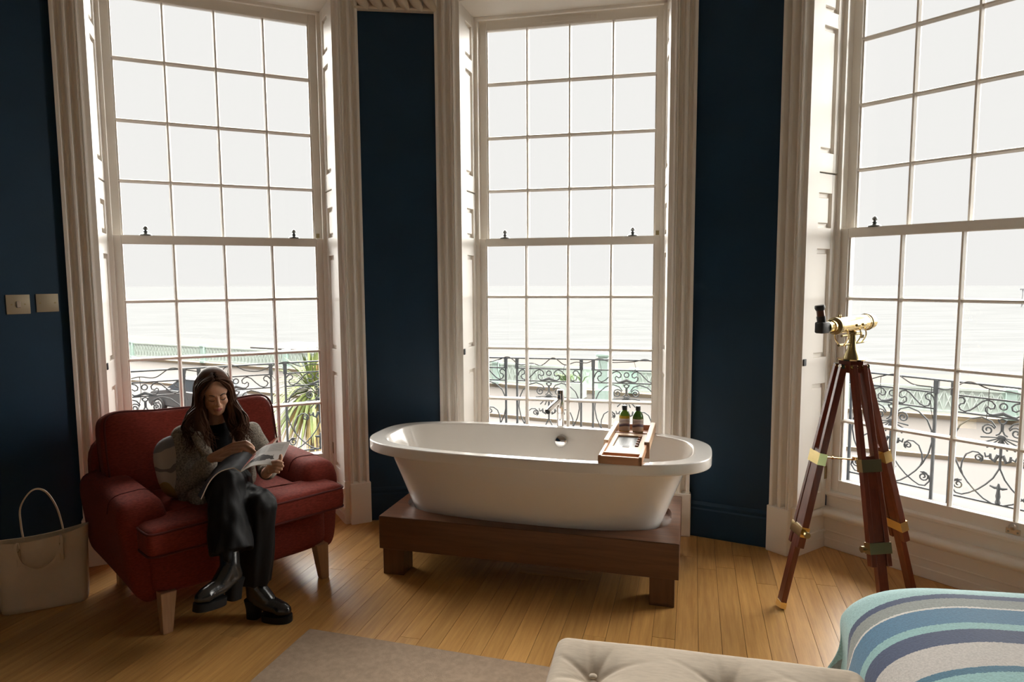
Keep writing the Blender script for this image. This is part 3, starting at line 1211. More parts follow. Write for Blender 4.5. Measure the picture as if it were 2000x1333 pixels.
fa = thing('bath_tap', 'chrome column tap standing behind the bathtub before the window', 'tap', (.312, 4.275, 0), TYAW)
mb = MB()
mb.lathe([(.0, 0), (.055, 0), (.055, .012), (.030, .016), (.0235, .022), (.0235, .80), (.025, .802), (.025, .900), (.0235, .905), (.0235, .945), (.020, .950), (.001, .951)], 28)
mb.done('column', CHROME, fa)
mb = MB()
pts = [(0, 0, .885), (-.020, -.06, .868), (-.040, -.125, .845), (-.050, -.155, .832)]
mb.tube(pts, [.0175, .0185, .0195, .0195], 20)
sp_ = mb.done('spout', CHROME, fa)
d_ = (Vector(pts[3]) - Vector(pts[2])).normalized()
MB().tube([Vector(pts[3]) - d_ * .002, Vector(pts[3]) + d_ * .0015], [.0165, .0165], 20).done('spout_mouth', BLACKRUB, sp_)
mb = MB()
mb.box(-.004, .004, -.055, -.02, .925, .931, .002)
mb.done('lever', CHROME, fa)

# --- bath tray across the rim
tray = thing('bath_tray', 'pale wooden tray lying across the right end of the bathtub', 'tray', (.125, 3.80, .7355), TYAW)
X0, X1, Y0, Y1 = .430, .650, -.392, .398
tk = .040
mb = MB()
mb.box(X0, X0 + .018, Y0, -.02, 0, tk, .002)
mb.box(X1 - .018, X1, Y0, -.02, 0, tk, .002)
mb.box(X0, X1, Y0, Y0 + .018, 0, tk, .002)
mb.box(X0 + .018, X1 - .018, Y0 + .075, Y0 + .089, .004, tk, .001)
mb.box(X0 + .018, X1 - .018, Y0 + .018, Y0 + .076, .002, .010)
mb.done('front_trough', wood('beech_x', (0.48, 0.24, 0.12), (0.60, 0.33, 0.18), .45, 'x', 22), tray, 0)
mb = MB()
mb.box(X0 - .012, X0 + .014, -.10, Y1, 0, tk + .012, .002)
mb.box(X1 - .014, X1 + .014, -.10, Y1, 0, tk + .014, .002)
mb.done('side_rail', TRAYW, tray, 0)
mb = MB()
mb.box(X0 + .016, X1 - .016, -.285, -.135, .018, .030, .001)
mb.box(X0 + .016, X0 + .042, -.14, .13, .018, .030, .001)
mb.box(X1 - .042, X1 - .016, -.14, .13, .018, .030, .001)
mb.box(X0 + .016, X1 - .016, .125, .185, .018, .030, .001)
mb.done('deck', TRAYW, tray, 0)
mb = MB()
mb.box(.525, .560, -.152, -.118, .0295, .0315)
mb.box(.47, .52, .20, .206, .0295, .0315)
mb.done('slot', BLACKRUB, tray, 0)
GP = mat('smoky_panel', (.10, .11, .11), .4, coat=0, var=.5, scale=9, stretch=(9, .6, 1))
MB().box(X0 + .040, X1 - .040, -.135, .126, .014, .021).done('inset_panel', GP, tray, 0, 'smoky grey glossy inset panel')
for k in range(5):
    MB().box(X1 - .062, X1 - .046, -.115 + k * .05, -.092 + k * .05, .021, .034, .002).done('peg', wood('peg_wood', (.20, .08, .04), (.28, .12, .06), .5, 'y', 20), tray, 0)
mb = MB()
mb.box(X0 + .012, X1 - .012, .185, Y1, .004, .012)
mb.box(X0 + .012, X1 - .012, Y1 - .016, Y1, .004, tk, .001)
mb.box(X0 + .012, X1 - .012, .184, .196, .004, .034, .001)
mb.done('bottle_well', wood('beech_x2', (0.30, 0.13, 0.07), (0.42, 0.20, 0.11), .45, 'x', 22), tray, 0)
mb = MB()
mb.box(X1 - .012, X1 + .016, -.112, -.100, -.035, tk + .014, .001)
mb.done('rail_end', wood('end_wood', (.22, .12, .06), (.30, .17, .09), .5, 'z', 20), tray, 0)

LAB = bpy.data.materials.new('printed_label')
LAB.use_nodes = True
nt = LAB.node_tree
b = nt.nodes['Principled BSDF']
b.inputs['Roughness'].default_value = .5
tc = nt.nodes.new('ShaderNodeTexCoord')
sx = nt.nodes.new('ShaderNodeSeparateXYZ')
nt.links.new(tc.outputs['Object'], sx.inputs[0])
wv = nt.nodes.new('ShaderNodeMath')
wv.operation = 'MULTIPLY_ADD'
wv.inputs[1].default_value = -9.0
wv.inputs[2].default_value = .0
mul = nt.nodes.new('ShaderNodeMath')
mul.operation = 'MULTIPLY'
nt.links.new(sx.outputs['X'], mul.inputs[0])
nt.links.new(sx.outputs['X'], mul.inputs[1])
nt.links.new(mul.outputs[0], wv.inputs[0])
sub = nt.nodes.new('ShaderNodeMath')
sub.operation = 'SUBTRACT'
nt.links.new(sx.outputs['Z'], sub.inputs[0])
nt.links.new(wv.outputs[0], sub.inputs[1])
rp = nt.nodes.new('ShaderNodeValToRGB')
rp.color_ramp.interpolation = 'EASE'
for q, (pos, c) in enumerate(((.0, (.80, .74, .67)), (.040, (.80, .74, .67)), (.046, (.07, .05, .10)), (.056, (.30, .24, .34)), (.062, (.82, .78, .74)), (.075, (.55, .50, .50)), (.084, (.82, .78, .74)))):
    e = rp.color_ramp.elements[q] if q < 2 else rp.color_ramp.elements.new(pos)
    e.position = pos
    e.color = (*c, 1)
nt.links.new(sub.outputs[0], rp.inputs[0])
nt.links.new(rp.outputs[0], b.inputs['Base Color'])


def bottle(x, y, glass_c, liquid_c, label):
    ca, sa = math.cos(TYAW), math.sin(TYAW)
    t = thing('bottle', label, 'bottle', (.125 + x * ca - y * sa, 3.80 + x * sa + y * ca, .7355 + .0125), 0, 'toiletry bottles on the bath tray')
    gm = mat('bottle_' + label[:12], glass_c, .12, coat=.5)
    lm = mat('liquid_' + label[:12], liquid_c, .12, coat=.5)
    MB().lathe([(.028, 0), (.0315, .003), (.032, .010), (.032, .088), (.0315, .092), (.0305, .102)], 28).done('bottle_body', lm, t, 60)
    MB().lathe([(.0305, .102), (.027, .114), (.020, .124), (.0145, .130), (.013, .136)], 28).done('shoulder', gm, t, 60)
    MB().lathe([(.0325, .012), (.0325, .086)], 28, cap=False).done('printed_label', LAB, t)
    MB().lathe([(.0125, .134), (.0145, .135), (.0145, .158), (.013, .162), (.001, .1625)], 22).done('cap', mat('black_cap', (.012, .012, .018), .35), t)


bottle(.487, .285, (.16, .36, .03), (.62, .44, .03), 'left of the two green bottles, with yellow liquid inside')
bottle(.567, .285, (.05, .16, .02), (.10, .18, .025), 'darker green bottle on the bath tray nearer the window frame')

# ================================================================== RED ARMCHAIR
RED = mat('red_linen', (.190, .0300, .0200), .85, var=.22, scale=60, bump=.25, bscale=350, stretch=(1, 1, 4), spec=.15, sheen=.04)
PIPE = mat('red_piping', (.085, .008, .006), .85)


def pillow_box(cx_, cy_, cz_, hx, hy, hz, p=5.0, puff=0.0, cuts=13, M=None, wob=0.0):
    mb = MB()
    bmesh.ops.create_cube(mb.bm, size=2.0)
    bmesh.ops.subdivide_edges(mb.bm, edges=mb.bm.edges[:], cuts=cuts, use_grid_fill=True)
    for v in mb.bm.verts:
        u, w, q = v.co
        nrm = (abs(u) ** p + abs(w) ** p + abs(q) ** p) ** (1 / p)
        u, w, q = u / nrm, w / nrm, q / nrm
        k = 1 + puff * (1 - u * u) * (1 - w * w)
        c = Vector((u * hx, w * hy, q * hz * k))
        if wob:
            c += noise.noise_vector(c * 5) * wob
        c += Vector((cx_, cy_, cz_))
        v.co = M @ c if M is not None else c
    return mb


CH_RZ = R(44.7)
chair = thing('armchair', 'large red fabric armchair with tapered wooden legs by the left window', 'armchair', (-1.6175, 3.587, 0), CH_RZ)
mb = pillow_box(0, .02, .29, .47, .40, .122, 8)
mb.done('seat_base', RED, chair, 180)
for sg in (-1, 1):
    M = Matrix.Translation((sg * .43, .05, .17)) @ Matrix.Scale(.885, 4, (0, 0, 1)) @ Matrix.Rotation(R(sg * 4), 4, 'Y')
    mb = MB()
    NY, NA = 26, 30
    # arm: upholstered box rolling out at the top, nose rounded
    prof = []
    for k in range(NA):
        t = 2 * math.pi * k / NA
        x, z = superell(.105, .262, 4.2, t)
        prof.append((x * (1.0 + .10 * max(0, z / .262)), z + .262))
    rings = []
    for j in range(NY):
        yy = -.365 + .76 * j / (NY - 1)
        e = 0
        if yy < -.27:
            e = (-.27 - yy) / .095
        sc = math.sqrt(max(0.02, 1 - .90 * e ** 2.2))
        drop = .055 * e * e
        rings.append([(x * (.70 + .30 * sc), yy, (.262 + (z - .262) * (.80 + .20 * sc)) - drop + .012 * math.sin((yy + .4) * 3)) for x, z in prof])
    v = [c for r_ in rings for c in r_]
    f = [(j * NA + k, j * NA + (k + 1) % NA, (j + 1) * NA + (k + 1) % NA, (j + 1) * NA + k) for j in range(NY - 1) for k in range(NA)]
    f += [tuple(range(NA)), tuple((NY - 1) * NA + k for k in range(NA))]
    mb.mesh(v, f, M)
    a = mb.done('arm', RED, chair, 180)
    pts = [M @ Vector(c) for c in rings[7][2:14]]
    MB().tube(pts, .004, 6).done('piping', PIPE, a, 180)
# back frame behind the cushion
M = Matrix.Translation((0, .43, .17)) @ Matrix.Rotation(R(-9), 4, 'X')
mb = pillow_box(0, .0, .33, .505, .075, .335, 6, M=M)
mb.done('back_frame', RED, chair, 180)
# loose back cushion, slumped
M = Matrix.Translation((-.01, .285, .47)) @ Matrix.Rotation(R(-13), 4, 'X')
mb = pillow_box(0, 0, .25, .475, .105, .262, 5, .0, 16, M, .012)
for v in mb.bm.verts:
    dx = v.co.x
    v.co.z += .012 * (abs(dx) / .45) ** 3 - .034 * math.cos(dx * 3.2 + .25) + .022 * max(0, -dx / .45) ** 2
bc = mb.done('back_cushion', RED, chair, 180)
for yy in (-.078, .078):
    pts = []
    for k in range(64):
        t = 2 * math.pi * k / 64
        x, z = superell(.462, .250, 6, t)
        c = M @ Vector((x, yy * 1.08, z + .25))
        c.z += .012 * (abs(c.x) / .45) ** 3 - .034 * math.cos(c.x * 3.2 + .25) + .022 * max(0, -c.x / .45) ** 2
        pts.append(c)
    MB().tube(pts, .0055, 6, closed=True).done('piping', PIPE, bc, 180)
# T-shaped seat cushion
mb = MB()
T2 = [(-.50, -.475), (.50, -.475), (.505, -.30), (.335, -.29), (.325, .20), (-.325, .20), (-.335, -.29), (-.505, -.30)]


def round_poly(P, r_, n_=5):
    out = []
    N_ = len(P)
    for i in range(N_):
        a, b_, c = Vector(P[i - 1]), Vector(P[i]), Vector(P[(i + 1) % N_])
        d1, d2 = (a - b_).normalized(), (c - b_).normalized()
        for k in range(n_):
            t = k / (n_ - 1)
            p1_, p2_ = b_ + d1 * r_ * (1 - t), b_ + d2 * r_ * t
            out.append(p1_ * (1 - t) + p2_ * t + (b_ - p1_ * (1 - t) - p2_ * t) * (.5 * 2 * t * (1 - t)))
    return out


P = round_poly(T2, .05)
NP = len(P)
layers = [(.0, .945, .405), (0, .985, .412), (0, 1.0, .435), (0, 1.004, .475), (0, 1.0, .512), (0, .985, .533), (0, .93, .545), (0, .75, .548), (0, .4, .535), (0, .02, .525)]
v, f = [], []
for _, sc, z in layers:
    for p in P:
        hump = .0
        v.append((p.x * sc, (p.y + .12) * sc - .12, z - .010 * (1 - abs(p.x) / .5) * (1 if z > .49 else 0)))
for i in range(len(layers) - 1):
    for k in range(NP):
        k2 = (k + 1) % NP
        f.append((i * NP + k, i * NP + k2, (i + 1) * NP + k2, (i + 1) * NP + k))
f.append(tuple(range(NP)))
f.append(tuple((len(layers) - 1) * NP + k for k in range(NP)))
sc_ = MB().mesh(v, f).done('seat_cushion', RED, chair, 60)
for zz, s_ in ((.525, .997), (.420, .995)):
    MB().tube([(p.x * s_, (p.y + .12) * s_ - .12, zz - (.006 * (1 - abs(p.x) / .5) if zz > .4 else 0)) for p in P], .0055, 6, closed=True).done('piping', PIPE, sc_, 180)
for sx in (-1, 1):
    for sy in (-1, 1):
        mb = MB()
        x, y = sx * .40, (-.35 if sy < 0 else .35)
        r0, r1 = .036, .023
        tx, ty = x + sx * .012, y + sy * .012
        vv = [(x - r0, y - r0, .20), (x + r0, y - r0, .20), (x + r0, y + r0, .20), (x - r0, y + r0, .20), (tx - r1, ty - r1, 0), (tx + r1, ty - r1, 0), (tx + r1, ty + r1, 0), (tx - r1, ty + r1, 0)]
        mb.mesh(vv, [(0, 1, 2, 3), (7, 6, 5, 4), (0, 4, 5, 1), (1, 5, 6, 2), (2, 6, 7, 3), (3, 7, 4, 0)])
        bmesh.ops.bevel(mb.bm, geom=mb.bm.edges[:], offset=.003, segments=1, affect='EDGES')
        mb.done('leg', LEGW, chair, 0)

# scatter cushion between her and the left arm
PC = bpy.data.materials.new('patterned_linen')
PC.use_nodes = True
nt = PC.node_tree
b = nt.nodes['Principled BSDF']
b.inputs['Roughness'].default_value = .9
tc = nt.nodes.new('ShaderNodeTexCoord')
sx = nt.nodes.new('ShaderNodeSeparateXYZ')
nz = nt.nodes.new('ShaderNodeTexNoise')
nz.inputs['Scale'].default_value = 5
mm = nt.nodes.new('ShaderNodeMath')
mm.operation = 'MULTIPLY_ADD'
mm.inputs[1].default_value = .22
rp = nt.nodes.new('ShaderNodeValToRGB')
rp.color_ramp.interpolation = 'CONSTANT'
for q, (pos, c) in enumerate(((0, (.30, .19, .05)), (.13, (.30, .19, .05)), (.20, (.42, .34, .27)), (.245, (.16, .13, .12)), (.265, (.40, .33, .27)), (.33, (.17, .16, .17)))):
    e = rp.color_ramp.elements[q] if q < 2 else rp.color_ramp.elements.new(pos)
    e.position = pos
    e.color = (*c, 1)
nt.links.new(tc.outputs['Object'], sx.inputs[0])
nt.links.new(tc.outputs['Object'], nz.inputs['Vector'])
nt.links.new(nz.outputs['Fac'], mm.inputs[0])
nt.links.new(sx.outputs['Z'], mm.inputs[2])
nt.links.new(mm.outputs[0], rp.inputs[0])
nt.links.new(rp.outputs[0], b.inputs['Base Color'])
cu = at(358, 925, 3.43)
M = Matrix.Rotation(R(62), 4, 'Z') @ Matrix.Rotation(R(-16), 4, 'X')
mb = pillow_box(0, 0, 0, .15, .05, .165, 3.0, .0, 11, M)
zmin = min(v.co.z for v in mb.bm.verts)
for v in mb.bm.verts:
    v.co.z -= zmin
o = mb.done('scatter_cushion', PC, None, 180)
o.location = (cu.x - .005, cu.y + .02, .540)
tag(o, 'small grey, cream and mustard cushion between the reader and the chair arm', 'cushion')

# ================================================================== HANDBAG
BAGM = mat('beige_leather', (.66, .54, .39), .5, var=.06, scale=6, bump=.08, bscale=200)
bag = thing('tote_bag', 'beige leather tote bag with two looped handles on the floor', 'bag', (-2.424, 3.325, 0), R(27))
mb = MB()
NBK = 56
v, f = [], []
lv = [(0, .178, .062), (.006, .184, .068), (.03, .188, .070), (.15, .192, .062), (.28, .196, .052), (.375, .205, .046), (.383, .205, .046)]
for z, a, b_ in lv:
    for k in range(NBK):
        x, y = superell(a, b_, 5 - z * 6, 2 * math.pi * k / NBK)
        zz = z - (.022 * (1 - (x / .2) ** 2) if z > .3 else 0) + (.015 * (x / .2) if z > .3 else 0)
        v.append((x, y, zz))
lv2 = [(.381, .199, .041), (.30, .190, .046), (.05, .180, .060)]
for z, a, b_ in lv2:
    for k in range(NBK):
        x, y = superell(a, b_, 5 - z * 6, 2 * math.pi * k / NBK)
        zz = z - (.022 * (1 - (x / .2) ** 2) if z > .2 else 0) + (.015 * (x / .2) if z > .2 else 0)
        v.append((x, y, zz))
m_ = len(lv) + len(lv2)
for i in range(m_ - 1):
    for k in range(NBK):
        k2 = (k + 1) % NBK
        f.append((i * NBK + k, i * NBK + k2, (i + 1) * NBK + k2, (i + 1) * NBK + k))
f.append(tuple(range(NBK)))
f.append(tuple((m_ - 1) * NBK + k for k in range(NBK)))
MB().mesh(v, f).done('bag_body', BAGM, bag, 50)


def strap(pts, w, th, name):
    mb = MB()
    P_ = spline(pts, 40)
    vv, ff = [], []
    for i, p in enumerate(P_):
        t = (P_[min(i + 1, 39)] - P_[max(i - 1, 0)]).normalized()
        s_ = Vector((0, 1, 0))
        s_ = (s_ - t * s_.dot(t)).normalized()
        nn = t.cross(s_)
        for a_, c in ((-w, -th), (w, -th), (w, th), (-w, th)):
            vv.append(p + s_ * a_ + nn * c)
    for i in range(39):
        for k in range(4):
            k2 = (k + 1) % 4
            ff.append((4 * i + k, 4 * i + k2, 4 * i + 4 + k2, 4 * i + 4 + k))
    ff += [(0, 1, 2, 3), (159, 158, 157, 156)]
    return mb.mesh(vv, ff).done(name, BAGM, bag, 40)


strap([(-.085, .045, .33), (-.092, .045, .42), (-.088, .045, .52), (-.035, .045, .598), (.02, .045, .585), (.062, .045, .50), (.082, .045, .40), (.088, .045, .33)], .006, .0035, 'handle')
strap([(-.092, -.062, .335), (-.095, -.068, .365), (-.10, -.082, .335), (-.075, -.088, .262), (-.01, -.09, .222), (.06, -.088, .262), (.092, -.082, .335), (.09, -.068, .372), (.086, -.062, .338)], .004, .006, 'handle')
for x in (-.092, .088):
    MB().box(x - .009, x + .009, -.066, -.058, .245, .345, .002).done('strap_tab', BAGM, bag, 0)
    MB().tube([(x, -.063, .340), (x + .008, -.068, .332), (x, -.072, .322), (x - .008, -.068, .332)], .0018, 6, closed=True).done('ring', DBRASS, bag)

# ================================================================== SWITCH PLATES
PLATE = mat('brushed_brass_plate', (.40, .34, .24), .5, .35)


def wall_plate(px_, py_, name, label, cat, w=.102, h=.100):
    # on the left wall: nearest point of that wall along the sight line
    for k in range(4000):
        Y = 2.0 + k * .0006
        p = at(px_, py_, Y)
        nrm = Vector((math.sin(LA), -math.cos(LA), 0))
        if (p - Vector((p0[0], p0[1], 0))).dot(nrm) < .001:
            break
    t = thing(name, label, cat, (p.x + nrm.x * .002, p.y + nrm.y * .002, p.z - h / 2), LA)
    MB().box(-w / 2, w / 2, -.006, 0, 0, h, .002, 2).done('plate', PLATE, t)
    return t, w, h


t, w, h = wall_plate(35, 595, 'light_switch', 'square brass light switch with a single toggle on the blue wall', 'switch', .108, .105)
MB().box(-.010, .010, -.016, -.005, h / 2 - .018, h / 2 + .018, .003).done('rocker', mat('switch_rocker', (.55, .47, .38), .3, .3), t)
for sg in (-1, 1):
    MB().cyl((sg * .030, -.0075, h / 2), (sg * .030, -.005, h / 2), .004, seg=10).done('screw', DBRASS, t)
t, w, h = wall_plate(92, 592, 'blank_plate', 'plain brass cover plate with two screws right of the switch', 'wall plate', .106, .100)
for sg in (-1, 1):
    MB().cyl((sg * .036, -.0075, h / 2), (sg * .036, -.005, h / 2), .0045, seg=10).done('screw', DBRASS, t)

# ================================================================== TELESCOPE ON TRIPOD
HEAD = Vector((1.665, 3.25, 1.255))
FEET = [Vector((1.352, 3.24, 0)), Vector((1.712, 2.905, 0)), Vector((2.085, 3.34, 0))]
tel = thing('telescope', 'small brass telescope on a reddish wooden tripod before the right window', 'telescope', (HEAD.x, HEAD.y, 0), 0)
HB = Vector((HEAD.x, HEAD.y, 0))


def obox(mb, A, B, wdir, hw, ht, off=0.0):
    """bar from A to B, half width hw along wdir, half thickness ht"""
    A, B = Vector(A), Vector(B)
    t = (B - A).normalized()
    w = (wdir - t * wdir.dot(t)).normalized()
    n_ = t.cross(w)
    vv = []
    for p in (A, B):
        for a_, c in ((-1, -1), (1, -1), (1, 1), (-1, 1)):
            vv.append(p + w * (off + a_ * hw) + n_ * c * ht)
    mb.mesh(vv, [(0, 1, 2, 3), (7, 6, 5, 4), (0, 4, 5, 1), (1, 5, 6, 2), (2, 6, 7, 3), (3, 7, 4, 0)])


for fi, ft in enumerate(FEET):
    F_ = ft - HB
    rad = Vector((F_.x, F_.y, 0)).normalized()
    tan = Vector((-rad.y, rad.x, 0))
    Tp = rad * .052 + Vector((0, 0, HEAD.z - .012))
    def P_(s_):
        return Tp + (F_ - Tp) * s_
    lg_ = bpy.data.objects.new('leg', None)
    COL.objects.link(lg_)
    lg_.parent = tel
    hw_top, hw_bot = .026, .040
    for sg in (-1, 1):
        mb = MB()
        A, B = P_(0) + tan * sg * hw_top, P_(.735) + tan * sg * hw_bot
        obox(mb, A, B, tan, .012, .017)
        bmesh.ops.bevel(mb.bm, geom=mb.bm.edges[:], offset=.002, segments=1, affect='EDGES')
        mb.done('leg_rail', MAHOG, lg_, 0)
        MB().tube([P_(0.008) + tan * sg * (hw_top - .014) + rad * .006, P_(0.008) + tan * sg * (hw_top + .014) + rad * .006], .011, 14).done('pivot_bolt', BRASS, lg_)
    mb = MB()
    obox(mb, P_(.34), P_(.995), tan, .024, .014)
    bmesh.ops.bevel(mb.bm, geom=mb.bm.edges[:], offset=.002, segments=1, affect='EDGES')
    mb.done('leg_slider', MAHOG, lg_, 0)
    for s0, s1, hw, br in ((.352, .398, .050, DBRASS if fi == 1 else BRASS), (.650, .690, .055, DBRASS if fi == 1 else BRASS)):
        mb = MB()
        obox(mb, P_(s0), P_(s1), tan, hw, .0205)
        mb.done('collar', br, lg_, 0)
    c = P_(.672)
    sd_ = -1 if fi != 2 else 1
    side = tan * (sd_ if fi == 1 else 1)
    if fi == 1:
        side = -tan if tan.x > 0 else tan
    elif fi == 2:
        side = rad * 1.0
    else:
        side = -tan if tan.y > 0 else tan
    st_ = .055 if fi != 2 else .02
    mb = MB()
    mb.tube([c + side * st_, c + side * (st_ + .022)], [.005, .005], 10)
    mb.tube([c + side * (st_ + .016), c + side * (st_ + .030)], [.015, .015], 14)
    mb.done('clamp_knob', DBRASS, lg_)
    mb = MB()
    obox(mb, P_(.970), P_(.996), tan, .0255, .0155)
    mb.done('foot_cap', BRASS, lg_, 0)
    MB().tube([P_(.995), P_(1.0) + Vector((0, 0, .0))], [.014, .006], 10).done('foot_tip', BLACKRUB, lg_)
    # spreader rod to the middle
    q = P_(.375) - rad * .02
    mid = Vector((.035, -.015, q.z - .012))
    mb = MB()
    mb.tube([q, (q + mid) * .5, mid], .0042, 8)
    mb.tube([q * .7 + mid * .3, q * .66 + mid * .34], .008, 8)
    mb.done('spreader_rod', BRASS, tel)
MB().tube([(.035, -.015, .765), (.035, -.015, .782)], .016, 16).done('spreader_hub', BRASS, tel)
MB().lathe([(.058, HEAD.z - .052), (.062, HEAD.z - .045), (.062, HEAD.z + .006), (.05, HEAD.z + .012)], 6).done('tripod_head', MAHOG, tel, 0)
MB().lathe([(.064, HEAD.z + .008), (.064, HEAD.z + .014), (.03, HEAD.z + .016)], 28).done('head_plate', BRASS, tel)
MB().lathe([(.038, HEAD.z + .014), (.034, HEAD.z + .03), (.022, HEAD.z + .06), (.016, HEAD.z + .10), (.015, HEAD.z + .13), (.02, HEAD.z + .135), (.02, HEAD.z + .145), (.01, HEAD.z + .15)], 24).done('pillar', DBRASS, tel)
AX = Vector((.84, .54, .035)).normalized()
SD = AX.cross(Vector((0, 0, 1))).normalized()      # towards the camera side
BC = Vector((-.004, 0, HEAD.z + .185))             # middle of the barrel


def along(s_, r_=0, z=0):
    return BC + AX * s_ + SD * r_ + Vector((0, 0, z))


MB().tube([along(-.13), along(.125)], .0375, 32).done('barrel', BRASS, tel)
MB().tube([along(.12), along(.160)], [.0372, .0372], 32, cap=False).done('dew_shield', BRASS, tel)
MB().tube([along(.115), along(.118), along(.127), along(.130)], [.0375, .0425, .0425, .0375], 32).done('barrel_ring', DBRASS, tel)
MB().tube([along(.105), along(.111)], [.0395, .0395], 32).done('barrel_ring', BRASS, tel)
MB().tube([along(-.150), along(-.148), along(-.132), along(-.128)], [.0375, .0415, .0415, .0375], 32).done('barrel_ring', DBRASS, tel)
MB().tube([along(-.175), along(-.145)], [.030, .030], 28).done('focus_tube', BRASS, tel)
MB().tube([along(-.205), along(-.172)], [.022, .026], 28).done('draw_tube', BRASS, tel)
MB().tube([along(-.215), along(-.203)], [.0275, .0275], 28).done('barrel_ring', DBRASS, tel)
for s_ in (-.115, -.102):                            # little finial screws on top
    MB().tube([along(s_, 0, .036), along(s_, 0, .046), along(s_, 0, .052)], [.003, .006, .003], 10).done('finial_screw', DBRASS, tel)
# star diagonal and eyepiece
dg_ = along(-.245)
M = Matrix.Translation(dg_) @ Matrix.Rotation(math.atan2(AX.y, AX.x), 4, 'Z')
mb = MB()
mb.box(-.032, .032, -.022, .022, -.026, .028, .008, 2, M)
mb.done('star_diagonal', BLACKRUB, tel)
e0 = dg_ + Vector((-.004, 0, .024))
ed = Vector((-.16, 0, 1)).normalized()
MB().tube([e0, e0 + ed * .030], [.020, .0205], 22).done('eyepiece_collar', BLACKRUB, tel)
MB().tube([e0 + ed * .028, e0 + ed * .060], [.0175, .0175], 22).done('eyepiece', mat('eyepiece_brown', (.10, .035, .02), .3), tel)
MB().tube([e0 + ed * .058, e0 + ed * .070, e0 + ed * .082], [.019, .0235, .0215], 22).done('eye_cup', BLACKRUB, tel)
# cradle: bars, stays and screw knobs under the barrel
for zz, hl in ((.062, .085), (.018, .105)):
    z_ = HEAD.z + .07 + zz - .0
    MB().tube([BC + AX * -hl + Vector((0, 0, z_ - BC.z)), BC + AX * hl + Vector((0, 0, z_ - BC.z))], .0065, 12).done('cradle_bar', DBRASS, tel)
for s_, top in ((-.085, -.036), (.02, -.036), (.065, -.036)):
    for sg in (-1, 1):
        MB().tube(spline([along(s_, sg * .030, top + .012), along(s_ * 1.02, sg * .034, -.06), along(s_ * 1.0, sg * .012, -.10)], 8), .0032, 8).done('cradle_stay', BRASS, tel)
for s_ in (-.012, .042):
    MB().tube([along(s_ - .013, .037, -.003), along(s_ + .013, .037, -.003)], [.007, .007], 12).done('stay_knob', DBRASS, tel)
for s_ in (.06, .075):
    MB().tube([along(s_, .014, -.058), along(s_, .014, -.075)], [.006, .004], 10).done('screw_knob', DBRASS, tel)
MB().tube([along(.105, 0, -.097), along(.135, 0, -.098)], [.004, .002], 8).done('lock_lever', BRASS, tel)

# ================================================================== RUG, BENCH, BED
RUGM = mat('taupe_rug', (.37, .27, .19), .95, var=.10, scale=40, bump=.3, bscale=400)
rug = MB().box(0, 2.15, -2.1, 0, 0.0005, .011, .003).done('rug', RUGM, None, 0)
rug.location = (-.975, 3.046, 0)
rug.rotation_euler = (0, 0, R(-16.2))
tag(rug, 'plain taupe low-pile rug lying on the wooden floor', 'rug')

LIN = mat('cream_linen', (.44, .365, .28), .9, var=.06, scale=30, bump=.15, bscale=500, stretch=(1, 4, 1), sheen=.1)
BYAW = R(-13)
bench = thing('tufted_bench', 'cream linen bench with a deep-buttoned top at the bed end', 'bench', (.150, 2.195, .0115), BYAW)
BWD, BLN = .965, 1.35
btn = [(x, y) for y in (-.205, -.60, -.99) for x in (.145, .545, .86)]


def bench_top(u, v_):
    x, y = u * BWD, -v_ * BLN
    ex = min(x, BWD - x) / .10
    ey = min(-y, BLN + y) / .10
    r_ = .045
    d = 0
    for e in (min(x, BWD - x), min(-y, BLN + y)):
        if e < r_:
            d += r_ - math.sqrt(max(0, r_ * r_ - (r_ - e) ** 2))
    z = .445 + .028 * math.sin(math.pi * u) ** .5 * math.sin(math.pi * v_) ** .5 if 0 < u < 1 and 0 < v_ < 1 else .445
    for bx_, by_ in btn:
        q = math.hypot(x - bx_, (y - by_) * 1.0)
        z -= .062 * math.exp(-(q / .062) ** 1.1)
        for a_ in (0.4, 1.2, 1.75, 2.6, 3.6, 4.5, 5.5):
            th = math.atan2(y - by_, x - bx_)
            dd = abs((th - a_ + math.pi) % (2 * math.pi) - math.pi)
            z -= .007 * math.exp(-(dd * q / .010) ** 2) * math.exp(-(q / .13) ** 2)
    return (x, y, z - min(d, r_))


mb = MB()
mb.grid(bench_top, 150, 180)
ct = mb.done('cushion_top', LIN, bench, 180)
mb = MB()
mb.box(.004, BWD - .004, -BLN + .004, -.004, .165, .402, .006)
mb.done('bench_body', LIN, bench, 0)
edge = [(.006 + .02, -.006, .404), (BWD - .03, -.006, .404), (BWD - .006, -.03, .404), (BWD - .006, -BLN + .03, .404), (BWD - .03, -BLN + .006, .404), (.03, -BLN + .006, .404), (.006, -BLN + .03, .404), (.006, -.03, .404)]
MB().tube(edge, .006, 8, closed=True).done('piping', mat('bench_piping', (.30, .24, .20), .9), bench, 180)
for bx_, by_ in btn:
    MB().ell((bx_, by_, .428), (.013, .013, .006), seg=14, rings=8).done('button', LIN, ct)
for x in (.06, BWD - .06):
    for y in (-.06, -BLN + .06):
        MB().tube([(x, y, 0), (x, y, .17)], [.018, .026], 12).done('leg', LEGW, bench)

